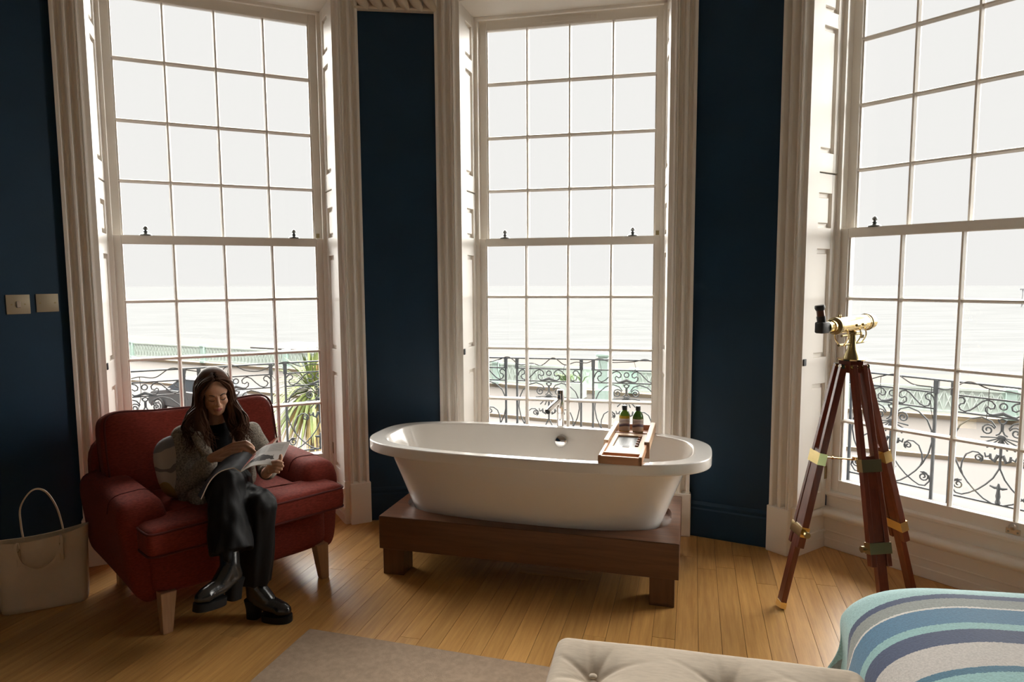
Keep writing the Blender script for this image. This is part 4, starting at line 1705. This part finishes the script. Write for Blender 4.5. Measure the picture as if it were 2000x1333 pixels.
# bed: frame and mattress under a striped wool blanket
BEDO = Vector((1.19, 2.34))
BEYAW = R(-14)
bed = thing('bed', 'bed in the corner under a striped blanket, past the buttoned bench', 'bed', (BEDO.x, BEDO.y, 0), BEYAW)
MB().box(.10, 2.05, -1.50, -.06, .30, .50, .05, 3).done('mattress', mat('mattress_ticking', (.6, .56, .5), .9), bed)
MB().box(.08, 2.07, -1.52, -.05, .12, .31, .01).done('bed_base', mat('bed_base_fabric', (.10, .09, .09), .9), bed, 0)
for x in (.14, 2.0):
    for y in (-1.46, -.12):
        MB().box(x - .03, x + .03, y - .03, y + .03, .0115 if False else 0, .12).done('leg', LEGW, bed, 0)

BLK = bpy.data.materials.new('striped_wool')
BLK.use_nodes = True
nt = BLK.node_tree
b = nt.nodes['Principled BSDF']
b.inputs['Roughness'].default_value = .95
b.inputs['Sheen Weight'].default_value = .25
uv = nt.nodes.new('ShaderNodeUVMap')
uv.uv_map = 'stripe'
sx = nt.nodes.new('ShaderNodeSeparateXYZ')
nt.links.new(uv.outputs[0], sx.inputs[0])
rp = nt.nodes.new('ShaderNodeValToRGB')
rp.color_ramp.interpolation = 'CONSTANT'
AQ, NV, GR, WH, BL, LG, TL = (.30, .47, .47), (.042, .062, .125), (.235, .255, .24), (.60, .57, .54), (.065, .165, .265), (.47, .44, .41), (.05, .145, .215)
MINT = (.24, .42, .42)
stripes = [(-1.0, NV), (-.30, GR), (-.22, AQ), (.116, NV), (.146, GR), (.205, WH), (.218, BL), (.312, MINT), (.343, NV), (.422, LG), (.540, TL), (.572, MINT), (.66, NV), (.75, GR), (.83, BL), (.95, LG), (1.08, NV), (1.16, AQ)]
for q, (pos, c) in enumerate(stripes):
    pp = (pos + 1.0) / 2.4
    e = rp.color_ramp.elements[q] if q < 2 else rp.color_ramp.elements.new(pp)
    e.position = pp
    e.color = (*c, 1)
mr = nt.nodes.new('ShaderNodeMath')
mr.operation = 'MULTIPLY_ADD'
mr.inputs[1].default_value = 1 / 2.4
mr.inputs[2].default_value = 1.0 / 2.4
tcn = nt.nodes.new('ShaderNodeTexCoord')
nz = nt.nodes.new('ShaderNodeTexNoise')
nz.inputs['Scale'].default_value = 160
nz.inputs['Detail'].default_value = 3
nt.links.new(tcn.outputs['Object'], nz.inputs['Vector'])
ad = nt.nodes.new('ShaderNodeMath')
ad.operation = 'MULTIPLY_ADD'
ad.inputs[1].default_value = .010
nt.links.new(nz.outputs['Fac'], ad.inputs[0])
nt.links.new(sx.outputs['Y'], ad.inputs[2])
nt.links.new(ad.outputs[0], mr.inputs[0])
nt.links.new(mr.outputs[0], rp.inputs[0])
mixc = nt.nodes.new('ShaderNodeMix')
mixc.data_type = 'RGBA'
mixc.blend_type = 'OVERLAY'
mixc.inputs['Factor'].default_value = .35
nt.links.new(rp.outputs[0], mixc.inputs['A'])
nt.links.new(nz.outputs['Fac'], mixc.inputs['B'])
nt.links.new(mixc.outputs['Result'], b.inputs['Base Color'])
bp = nt.nodes.new('ShaderNodeBump')
bp.inputs['Strength'].default_value = .2
bp.inputs['Distance'].default_value = .004
nt.links.new(nz.outputs['Fac'], bp.inputs['Height'])
nt.links.new(bp.outputs[0], b.inputs['Normal'])

RX, RY, ZT = .34, .16, .617


def edge_curve(s_, rr, vert):
    """arc length s_ measured inwards from the edge shoulder: (inset, drop)"""
    if s_ >= 0:
        return s_ + rr, 0.0
    a_ = min(-s_ / (rr * 1.2), 1.0) * math.pi / 2
    q = -s_ - rr * 1.2
    if q <= 0:
        return rr - rr * math.sin(a_), vert * (1 - math.cos(a_))
    return -.01 * min(1, q / .3), vert + q


def blanket(u, v_):
    sx_ = -.78 + u * 2.4
    sy_ = -.42 + v_ * 1.75
    x, dx = edge_curve(sx_, RX, .20)
    y, dy = edge_curve(sy_, RY, .11)
    d = (dx ** 1.7 + dy ** 1.7) ** (1 / 1.7)
    fold = .022 * math.sin(sx_ * 9 + 1.3) * min(1, max(0, dy - .08) / .12) + .022 * math.sin(sy_ * 13) * min(1, max(0, dx - .16) / .15)
    z = ZT + .018 * math.sin(min(1, max(0, (sx_ + .1) / 1.2)) * math.pi) - d
    return (x - fold, -y + fold, max(z, .06))


nu, nv = 130, 110
mb = MB()
mb.grid(blanket, nu, nv)
me = mb.me('striped_blanket', BLK, 180)
uvl = me.uv_layers.new(name='stripe')
for lp in me.loops:
    i, j = divmod(lp.vertex_index, nv)
    uvl.data[lp.index].uv = (i / nu, -.42 + j / (nv - 1) * 1.75 + .13)
bl = link('blanket', me)
sol = bl.modifiers.new('thickness', 'SOLIDIFY')
sol.thickness = .012
sol.offset = -1
bl.location = (BEDO.x, BEDO.y, 0)
bl.rotation_euler = (0, 0, BEYAW)
tag(bl, 'blue, aqua, navy and grey striped wool blanket spread over the bed', 'blanket')
# ================================================================== THE READER IN THE ARMCHAIR
SKIN = mat('skin', (.46, .255, .165), .5, var=.05, scale=30, spec=.35)
SKIN.node_tree.nodes['Principled BSDF'].inputs['Subsurface Weight'].default_value = .08
SKIN.node_tree.nodes['Principled BSDF'].inputs['Subsurface Radius'].default_value = (.01, .004, .002)
LIPS = mat('lips', (.34, .115, .095), .45)
HAIR = mat('dark_brown_hair', (.062, .030, .018), .45, var=.45, scale=14, spec=.07, stretch=(1, 1, .15))
BROW = mat('brow_brown', (.035, .018, .012), .7)
TWEED = mat('grey_tweed', (.200, .172, .140), .95, var=.45, scale=120, bump=.35, bscale=300)
BLACKT = mat('black_knit', (.008, .008, .009), .9, bump=.2, bscale=200, spec=.12)
TROU = mat('black_trousers', (.0045, .0045, .005), .65, bump=.12, bscale=300, spec=.22)
LEATH = mat('black_leather', (.010, .010, .010), .26, bump=.1, bscale=90, coat=.25)
SOLE = mat('boot_sole', (.006, .006, .006), .6, spec=.25)

BASE = Vector((-1.52, 3.42, 0.0))
person = thing('person', 'woman in a grey tweed jacket and black trousers reading a magazine, legs crossed', 'person', tuple(BASE))


def W(px_, py_, Y):
    return at(px_, py_, Y) - BASE


F = Vector((.52, -.854, 0)).normalized()
L = Vector((.854, .52, 0)).normalized()
UPV = Vector((0, 0, 1))
PELV = Vector((-1.625, 3.60, .565)) - BASE
rSh, lSh = W(357, 851, 3.475), W(487, 846, 3.61)
SHM = (rSh + lSh) * .5
NB = SHM + UPV * .035 + F * .005
HC = W(419, 764, 3.435)
hx_r = R(5.0)
hf = Vector((.56 * .93, -.83 * .93, -.37)).normalized()
hr0 = hf.cross(UPV).normalized()            # her left, the viewer's right ... checked below
if hr0.dot(L) < 0:
    hr0 = -hr0
hu0 = hr0.cross(hf).normalized()
if hu0.z < 0:
    hu0 = -hu0
hr = hr0 * math.cos(hx_r) + hu0 * math.sin(hx_r)
hu = hu0 * math.cos(hx_r) - hr0 * math.sin(hx_r)
HS = .95
HM = Matrix(((hr.x, hf.x, hu.x), (hr.y, hf.y, hu.y), (hr.z, hf.z, hu.z)))


def H(x, y, z):
    return HC + HM @ (Vector((x, y, z)) * HS)


RE = W(362, 952, 3.375)
RW_ = W(416, 894, 3.305)
LE = W(527, 915, 3.52)
LW_ = W(519, 926, 3.20)
KA, KB = W(441, 946, 3.11), W(511, 988, 3.14)
HLj, HRj = PELV + L * .085 - UPV * .02, PELV - L * .085 - UPV * .02
fb_o, fb_d = Vector((-1.325, 3.185, 0.0)) - BASE, Vector((.97, -.24, 0)).normalized()
fa_o, fa_d = W(468, 1166, 3.0), Vector((-.45, -.88, .14)).normalized()
ANB = fb_o + fb_d * .045 + UPV * .175
ANA = fa_o + fa_d * .045 + UPV * .165

mb = MB()
s = HS
# head
mb.ell(H(0, -.015, .030), (.073 * s, .092 * s, .086 * s), HM, 32, 20)
mb.ell(H(0, .026, -.036), (.057 * s, .056 * s, .076 * s), HM, 28, 18)
mb.ell(H(0, .040, .030), (.062 * s, .046 * s, .050 * s), HM, 28, 18)
mb.capsule(H(0, .064, -.098), .021 * s, H(0, .058, -.090), .026 * s)
for sg in (-1, 1):
    mb.capsule(H(sg * .046, .0, -.052), .026 * s, H(sg * .012, .054, -.094), .024 * s)
    mb.capsule(H(sg * .030, .056, -.032), .024 * s, H(sg * .034, .040, -.047), .025 * s)
    mb.capsule(H(sg * .014, .078, .020), .011 * s, H(sg * .040, .068, .019), .010 * s)
    mb.capsule(H(sg * .024, .0735, -.003), .0115 * s, H(sg * .037, .0685, -.004), .0115 * s)
    mb.capsule(H(sg * .012, .094, -.037), .0085 * s, H(sg * .009, .098, -.036), .008 * s)
    mb.capsule(H(sg * .073, -.005, .01), .013 * s, H(sg * .071, -.002, -.03), .010 * s)
mb.capsule(H(0, .079, .018), .0095 * s, H(0, .104, -.030), .0095 * s)
mb.capsule(H(0, .103, -.031), .0115 * s, H(0, .098, -.036), .011 * s)
mb.capsule(H(-.016, .083, -.0640), .0062 * s, H(.0, .0905, -.0615), .0072 * s)
mb.capsule(H(.016, .083, -.0640), .0062 * s, H(.0, .0905, -.0615), .0072 * s)
mb.capsule(H(-.013, .082, -.0735), .0070 * s, H(.013, .082, -.0735), .0070 * s)
mb.capsule(H(-.004, .0865, -.0735), .0075 * s, H(.004, .0865, -.0735), .0075 * s)
mb.capsule(H(0, .070, -.055), .024 * s, H(0, .066, -.080), .022 * s)
# neck and trunk
mb.capsule(H(0, -.028, -.06), .050, NB, .052)
mb.capsule(NB - UPV * .02, .055, SHM - UPV * .05, .085)
for q in (-1, 0, 1):
    mb.capsule(SHM + L * q * .075 - UPV * .06, .075, PELV + L * q * .065, .095)
mb.capsule(rSh, .042, lSh, .042)
# limbs
for a, b_, c, r0, r1, r2 in ((rSh, RE, RW_, .043, .036, .024), (lSh, LE, LW_, .043, .036, .024)):
    mb.capsule(a, r0, b_, r1)
    mb.capsule(b_, r1, c, r2)
for a, b_, c in ((HLj, KA, ANA), (HRj, KB, ANB)):
    mb.capsule(a, .075, b_, .055)
    mb.capsule(b_, .054, c, .036)
for o_, d_ in ((fa_o, fa_d), (fb_o, fb_d)):
    mb.capsule(o_ + d_ * .04 + UPV * .125, .03, o_ + d_ * .18 + UPV * .062, .024)
# her right hand resting on the page
K0 = W(455, 876, 3.265)
Mf = W(478, 873, 3.225)
Tf = W(494, 883, 3.190)
sp_r = Vector((-.15, -.50, -.62)).normalized()
mb.capsule(RW_, .0215, (RW_ + K0) * .5, .022)
for i, (off, ln, r_) in enumerate(((-.024, .92, .0088), (-.007, 1.06, .0092), (.010, 1.0, .0088), (.026, .80, .0078))):
    k = K0 + sp_r * off * 1.0
    mb.capsule(RW_ + sp_r * off * .55, .015, k, .0125)
    m_ = k + (Mf - K0) * ln + sp_r * off * .12
    t_ = m_ + (Tf - Mf) * ln * .62
    t2 = t_ + (Tf - Mf) * ln * .42 + Vector((0, 0, -.006))
    mb.capsule(k, r_ * 1.12, m_, r_)
    mb.capsule(m_, r_, t_, r_ * .92)
    mb.capsule(t_, r_ * .92, t2, r_ * .78)
th0 = RW_ + (K0 - RW_) * .25 + sp_r * .024
th1 = th0 + (K0 - RW_) * .42 + sp_r * .022
th2 = th1 + (K0 - RW_) * .30 + Vector((.004, -.004, -.006))
mb.capsule(th0, .013, th1, .0105)
mb.capsule(th1, .0105, th2, .0085)
# her left hand gripping the outer corner
PK = W(531, 913, 3.135)
mb.capsule(LW_, .022, PK, .024)
for i, (py_, px2, r_) in enumerate(((903.0, 551.5, .0083), (909.5, 552.5, .0086), (916, 549.5, .0083), (922, 544.5, .0074))):
    k = W(529 - i * .8, py_ + 1, 3.125 - i * .006)
    m_ = W((529 + px2) / 2 + 1, py_ - .8, 3.098 - i * .006)
    t_ = W(px2, py_ + 1.5, 3.098 - i * .006)
    mb.capsule(PK, .016, k, .0105)
    mb.capsule(k, r_ * 1.1, m_, r_)
    mb.capsule(m_, r_, t_, r_ * .82)
ta, tb, tc_ = W(534, 906, 3.14), W(548, 899, 3.115), W(548.5, 890.5, 3.118)
mb.capsule(PK, .015, ta, .0115)
mb.capsule(ta, .0115, tb, .0100)
mb.capsule(tb, .0100, tc_, .0082)
body = organic(mb, 'body', SKIN, person, .0033, 3, .5)
body.data.materials.append(LIPS)
HMi = HM.transposed()
for p in body.data.polygons:
    c = HMi @ (p.center - HC) / HS
    if -.0800 < c.z < -.0555 and abs(c.x) < .0205 and c.y > .080 - .0:
        w_ = 1 - abs(c.x) / .0215
        if -.0675 - .0135 * w_ ** .6 < c.z < -.0655 + .0100 * w_ ** .5:
            p.material_index = 1
# brows, lashes
for sg in (-1, 1):
    mb = MB()
    pts = spline([H(sg * .012, .0935, .0185), H(sg * .024, .0905, .0245), H(sg * .036, .0825, .0240), H(sg * .047, .069, .0165)], 14)
    mb.tube(pts, [.0012, .0022, .0026, .0027, .0027, .0026, .0025, .0024, .0022, .0020, .0018, .0015, .0012, .0008], 6)
    mb.done('eyebrow', BROW, person, 180)
    mb = MB()
    pts = spline([H(sg * .0145, .0825, -.0085), H(sg * .022, .0875, -.0115), H(sg * .031, .0865, -.0120), H(sg * .040, .0795, -.0095), H(sg * .0455, .0705, -.0065)], 14)
    mb.tube(pts, [.0008, .0012, .0016, .0018, .0019, .0019, .0019, .0018, .0017, .0016, .0014, .0012, .001, .0006], 6)
    mb.done('eyelash', BROW, person, 180)

# ---- hair
mb = MB()
mb.ell(H(0, -.026, .036), (.084 * s, .096 * s, .092 * s), HM, 28, 18)
mb.ell(H(0, -.045, -.02), (.078 * s, .070 * s, .10 * s), HM, 24, 16)
lockR, lockL = W(392, 842, 3.37), W(466, 838, 3.43)
endR, endL = W(402, 872, 3.35), W(470, 862, 3.40)
for sg, c1, c2 in ((-1, lockR, endR), (1, lockL, endL)):
    mb.capsule(H(sg * .070, .000, .03), .028, H(sg * .078, .004, -.055), .028)
    mb.capsule(H(sg * .078, .004, -.055), .028, c1, .034)
    mb.capsule(c1, .034, c2, .024)
    mb.capsule(H(sg * .05, -.07, -.05), .04, c1 - F * .07, .045)
base_hair = organic(mb, 'hair', HAIR, person, .005, 4, .5)
rh = random.Random(21)
mb = MB()
for sg in (-1, 1):
    for k in range(96):
        t = rh.random() if k < 78 else 0.0
        a = H(sg * rh.uniform(.001, .010), .062 - .155 * t, .122 - .50 * (t - .35) ** 2 * .25)
        b1 = H(sg * (.056 + rh.uniform(-.004, .008)), .058 - .13 * t, .088 - .012 * t)
        b2 = H(sg * (.080 + rh.uniform(-.004, .010)), .042 - .11 * t + rh.uniform(-.006, .006), .025)
        b3 = H(sg * (.086 + rh.uniform(-.010, .014)), .040 - .10 * t, -.055)
        if sg < 0:
            e1 = W(rh.uniform(356, 406), rh.uniform(822, 842), 3.36 + .10 * t)
            e2 = W(rh.uniform(356, 424), rh.uniform(848, 886), 3.325 + .08 * t)
        else:
            e1 = W(rh.uniform(449, 486), rh.uniform(816, 838), 3.40 + .10 * t)
            e2 = W(rh.uniform(448, 494), rh.uniform(843, 878), 3.365 + .08 * t)
        if k >= 78:                     # curtain of hair at the brow
            a = H(sg * rh.uniform(.002, .012), .070, .112)
            b1 = H(sg * rh.uniform(.040, .062), .078 - rh.uniform(0, .012), .070)
            b2 = H(sg * rh.uniform(.068, .080), .054, .012)
            b3 = H(sg * rh.uniform(.072, .088), .046, -.060)
        pts = spline([a, b1, b2, b3, e1, e2], 26)
        ph, am = rh.uniform(0, 6.3), rh.uniform(.006, .015)
        for i in range(len(pts)):
            q = max(0, (i - 11) / 15)
            pts[i] = pts[i] + L * math.sin(ph + i * .75) * am * q + F * math.cos(ph * 1.7 + i * .7) * am * q
        r0 = rh.uniform(.0040, .0068)
        rr = [r0 * min(1, .35 + i * .12) * (1 if i < 17 else max(.15, 1 - (i - 17) / 9.5)) for i in range(26)]
        mb.tube(pts, rr, 5)
ls = mb.done('hair_locks', HAIR, base_hair, 180)
ls['kind'] = 'stuff'

# ---- black top, jacket
mb = MB()
mb.capsule(NB + F * .015 + UPV * .012, .056, SHM + F * .035 - UPV * .10, .098)
mb.capsule(SHM + F * .035 - UPV * .10, .098, PELV + F * .055 + UPV * .03, .118)
organic(mb, 'black_top', BLACKT, person, .007, 5)


def cloth_noise(o, amp, fx, fz):
    nn_ = [v.normal.copy() for v in o.data.vertices]
    for v, vn in zip(o.data.vertices, nn_):
        n_ = noise.noise(Vector((v.co.x * fx, v.co.y * fx, v.co.z * fz)))
        v.co = v.co + vn * n_ * amp


mb = MB()
for q in (-1, 0, 1):
    mb.capsule(SHM + L * q * .095 - UPV * .05 - F * .015, .082, PELV + L * q * .085 - F * .01 - UPV * .015, .108)
mb.capsule(rSh, .062, lSh, .062)
for q in (-1, 1):
    mb.capsule(SHM + L * q * .105 + F * .035 - UPV * .07, .060, PELV + L * q * .135 + F * .06 + UPV * .02, .060)
mb.capsule(rSh, .062, RE, .055)
mb.capsule(RE, .056, RW_ + (RE - RW_) * .18, .043)
mb.capsule(lSh, .062, LE, .055)
mb.capsule(LE, .054, LW_ + (LE - LW_) * .35, .043)
# skirt of the jacket falling beside her right hip
mb.capsule(W(372, 935, 3.42), .060, W(368, 985, 3.375), .050)
mb.capsule(W(385, 950, 3.37), .045, W(392, 985, 3.33), .040)
jk = organic(mb, 'jacket', TWEED, person, .007, 6)
cloth_noise(jk, .012, 14, 9)
mb = MB()
mb.capsule(W(378, 828, 3.43), .030, W(388, 850, 3.36), .036)
mb.capsule(W(388, 850, 3.36), .036, W(406, 895, 3.33), .026)
mb.capsule(W(467, 832, 3.47), .028, W(477, 862, 3.41), .030)
mb.capsule(W(477, 862, 3.41), .030, W(482, 890, 3.38), .020)
lp = organic(mb, 'lapel', TWEED, jk, .006, 4)
cloth_noise(lp, .010, 30, 20)

# ---- trousers
mb = MB()
mb.ell(PELV - UPV * .01, (.17, .13, .105), Matrix.Rotation(math.atan2(L.y, L.x), 3, 'Z'))
mb.capsule(HLj, .098, KA, .078)
mb.capsule(HRj, .098, KB, .076)


def leg_tube(a, b_, r0, r1, r2, n_=10, flat=1.0):
    pts = [a + (b_ - a) * (k / (n_ - 1)) for k in range(n_)]
    rr = [r0 + (r1 - r0) * min(1, k / (n_ * .45)) if k < n_ * .45 else r1 + (r2 - r1) * (k - n_ * .45) / (n_ * .55) for k in range(n_)]
    mb.tube(pts, rr, 20)


hemA = KA + (ANA - KA) * .84 + Vector((.01, 0, 0))
hemB = KB + (ANB - KB) * .96
leg_tube(KA - UPV * .0, hemA, .080, .086, .098)
leg_tube(KB - UPV * .0, hemB, .074, .074, .082)
# knife crease down the front of the upper leg
ca_ = KA + Vector((.012, -.062, .02))
cb_ = hemA + Vector((.012, -.076, .0))
mb.capsule(ca_, .020, cb_, .022)
mb.capsule(KB + Vector((.01, -.055, 0)), .02, hemB + Vector((.02, -.06, .0)), .02)
tr_ = organic(mb, 'trousers', TROU, person, .0065, 5)
cloth_noise(tr_, .014, 22, 4)

# ---- boots
for nm, o_, d_, an, kn in (('boot', fa_o, fa_d, ANA, KA), ('boot', fb_o, fb_d, ANB, KB)):
    sdv = Vector((-d_.y, d_.x, 0)).normalized()
    up_ = sdv.cross(d_).normalized()
    if up_.z < 0:
        up_ = -up_

    def B_(x, y, z):
        return o_ + d_ * x + sdv * y + up_ * z
    mb = MB()
    top = an + (kn - an).normalized() * .13
    mb.capsule(B_(.045, 0, .115), .041, an, .043)
    mb.tube([an, top], [.043, .049], 20)
    mb.capsule(an, .041, B_(.115, 0, .098), .040)
    mb.capsule(B_(.045, 0, .105), .038, B_(.12, 0, .080), .042)
    mb.capsule(B_(.12, 0, .080), .042, B_(.195, 0, .060), .036)
    mb.capsule(B_(.19, .012, .058), .030, B_(.212, .0, .055), .030)
    mb.capsule(B_(.19, -.012, .058), .030, B_(.212, .0, .055), .030)
    bt = organic(mb, nm, LEATH, person, .005, 5)
    mb = MB()
    outl = []
    for k in range(36):
        x, y = superell(.078, .043, 2.6, 2 * math.pi * k / 36)
        outl.append((x, y * (1 - .08 * x / .078)))
    v = [B_(.165 + x, y, z) for z in (.0, .034) for x, y in outl]
    f = [(k, (k + 1) % 36, 36 + (k + 1) % 36, 36 + k) for k in range(36)] + [tuple(range(35, -1, -1)), tuple(range(36, 72))]
    mb.mesh(v, f)
    mb.done('platform_sole', SOLE, bt)
    mb = MB()
    v = []
    for z, sc in ((.0, .92), (.05, .95), (.095, 1.15)):
        for k in range(20):
            x, y = superell(.036 * sc, .034 * sc, 3, 2 * math.pi * k / 20)
            v.append(B_(.036 + x, y, z))
    f = [(i * 20 + k, i * 20 + (k + 1) % 20, (i + 1) * 20 + (k + 1) % 20, (i + 1) * 20 + k) for i in range(2) for k in range(20)] + [tuple(range(19, -1, -1)), tuple(range(40, 60))]
    mb.mesh(v, f)
    mb.done('heel', SOLE, bt)

# ================================================================== THE MAGAZINE
PAGE = bpy.data.materials.new('printed_page')
PAGE.use_nodes = True
nt = PAGE.node_tree
b = nt.nodes['Principled BSDF']
b.inputs['Roughness'].default_value = .45
uvn = nt.nodes.new('ShaderNodeUVMap')
uvn.uv_map = 'page'
sx = nt.nodes.new('ShaderNodeSeparateXYZ')
nt.links.new(uvn.outputs[0], sx.inputs[0])


def mth(op, a=None, b_=None, va=0.0, vb=0.0, vc=None):
    n_ = nt.nodes.new('ShaderNodeMath')
    n_.operation = op
    n_.inputs[0].default_value = va
    n_.inputs[1].default_value = vb
    if vc is not None:
        n_.inputs[2].default_value = vc
    if a is not None:
        nt.links.new(a, n_.inputs[0])
    if b_ is not None:
        nt.links.new(b_, n_.inputs[1])
    return n_.outputs[0]


U_, V_ = sx.outputs['X'], sx.outputs['Y']
lines = mth('GREATER_THAN', mth('FRACT', mth('MULTIPLY', V_, vb=34.0)), vb=.55)
cols = mth('GREATER_THAN', mth('FRACT', mth('MULTIPLY', U_, vb=2.0)), vb=.14)
txt = mth('MULTIPLY', lines, cols)
inU = mth('MULTIPLY', mth('GREATER_THAN', U_, vb=.08), mth('LESS_THAN', U_, vb=.90))
inV = mth('MULTIPLY', mth('GREATER_THAN', V_, vb=.60), mth('LESS_THAN', V_, vb=.92))
txt = mth('MULTIPLY', mth('MULTIPLY', txt, inU), inV)
du = mth('MULTIPLY', mth('SUBTRACT', U_, vb=.52), vb=2.6)
dvv = mth('MULTIPLY', mth('SUBTRACT', V_, vb=.33), vb=5.5)
nzp = nt.nodes.new('ShaderNodeTexNoise')
nzp.inputs['Scale'].default_value = 5
nt.links.new(uvn.outputs[0], nzp.inputs['Vector'])
blob = mth('ADD', mth('MULTIPLY', du, du), mth('MULTIPLY', dvv, dvv))
blob = mth('LESS_THAN', mth('ADD', blob, mth('MULTIPLY', nzp.outputs['Fac'], vb=2.2)), vb=1.65)
dark = mth('MAXIMUM', mth('MULTIPLY', txt, vb=.45), mth('MULTIPLY', blob, vb=.95))
mxp = nt.nodes.new('ShaderNodeMix')
mxp.data_type = 'RGBA'
mxp.inputs['A'].default_value = (.52, .50, .48, 1)
mxp.inputs['B'].default_value = (.03, .025, .025, 1)
nt.links.new(dark, mxp.inputs['Factor'])
nt.links.new(mxp.outputs['Result'], b.inputs['Base Color'])
PDARK = mat('dark_printed_page', (.020, .020, .024), .6, var=.8, scale=22, spec=.2)
PEDGE = mat('paper_edges', (.60, .54, .49), .6)
PRED = mat('red_printed_page', (.33, .10, .075), .5, var=.3, scale=18)

S1, S2 = at(494, 889, 3.175), at(470, 921, 3.045)
O1, O2 = at(567, 863, 3.235), at(546, 910, 3.115)
mag = thing('magazine', 'open magazine held in the hands of the reader over her knee', 'magazine', tuple(S2))
S1, S2, O1, O2 = S1 - Vector(mag.location), Vector((0, 0, 0)), O1 - Vector(mag.location), O2 - Vector(mag.location)


def sheet(name, cur1, cur2, m, th=.004, n_=16, up=Vector((0, 0, 1))):
    """page block between two curves (head and foot of the page), spine first"""
    A, B = spline(cur1, n_), spline(cur2, n_)
    nv_ = 14
    v, f, uvs = [], [], []
    for i in range(n_):
        for j in range(nv_):
            v.append(A[i] * (1 - j / (nv_ - 1)) + B[i] * (j / (nv_ - 1)))
            uvs.append((i / (n_ - 1), 1 - j / (nv_ - 1)))
    nr = []
    for i in range(n_):
        t = (A[min(i + 1, n_ - 1)] - A[max(i - 1, 0)])
        q = (A[i] - B[i]).cross(t)
        q = q.normalized()
        if q.z < 0:
            q = -q
        nr.append(q)
    top = len(v)
    for i in range(n_):
        for j in range(nv_):
            v.append(v[i * nv_ + j] - nr[i] * th)
            uvs.append((0.01, 0.01))
    bm = bmesh.new()
    bv = [bm.verts.new(c) for c in v]
    for i in range(n_ - 1):
        for j in range(nv_ - 1):
            a = i * nv_ + j
            fc_ = bm.faces.new((bv[a], bv[a + 1], bv[a + nv_ + 1], bv[a + nv_]))
            fc_.material_index = 0
            fc_ = bm.faces.new((bv[top + a + nv_], bv[top + a + nv_ + 1], bv[top + a + 1], bv[top + a]))
            fc_.material_index = 1
    for i in range(n_ - 1):
        for j in (0, nv_ - 1):
            a = i * nv_ + j
            bm.faces.new((bv[a], bv[a + nv_], bv[top + a + nv_], bv[top + a])).material_index = 1
    for j in range(nv_ - 1):
        for i in (0, n_ - 1):
            a = i * nv_ + j
            bm.faces.new((bv[a], bv[a + 1], bv[top + a + 1], bv[top + a])).material_index = 1
    bm.verts.index_update()
    me = bpy.data.meshes.new(name)
    bm.to_mesh(me)
    bm.free()
    me.materials.append(m)
    me.materials.append(PEDGE)
    ul = me.uv_layers.new(name='page')
    for lp_ in me.loops:
        ul.data[lp_.index].uv = uvs[lp_.vertex_index]
    me.shade_smooth()
    me.set_sharp_from_angle(angle=R(50))
    return link(name, me, mag)


Z = Vector((0, 0, 1))
sheet('right_pages', [S1, S1 * .72 + O1 * .28 + Z * .022, S1 * .4 + O1 * .6 + Z * .020, O1], [S2, S2 * .72 + O2 * .28 + Z * .018, S2 * .4 + O2 * .6 + Z * .016, O2], PAGE, .004)
q = Vector(mag.location)
l1 = [S1, at(478, 883, 3.185) - q, at(446, 892, 3.20) - q, at(414, 922, 3.17) - q, at(386, 968, 3.10) - q]
l2 = [S2, at(455, 914, 3.045) - q, at(428, 922, 3.03) - q, at(408, 942, 3.02) - q, at(392, 975, 3.01) - q]
sheet('left_pages', l1, l2, PDARK, .005)
sheet('turned_page', [S1, at(508, 877, 3.20) - q, at(530, 862, 3.24) - q, at(549, 848, 3.27) - q], [S2 + Z * .004, at(490, 900, 3.10) - q, at(508, 888, 3.17) - q, at(533, 872, 3.26) - q], PRED, .0008)
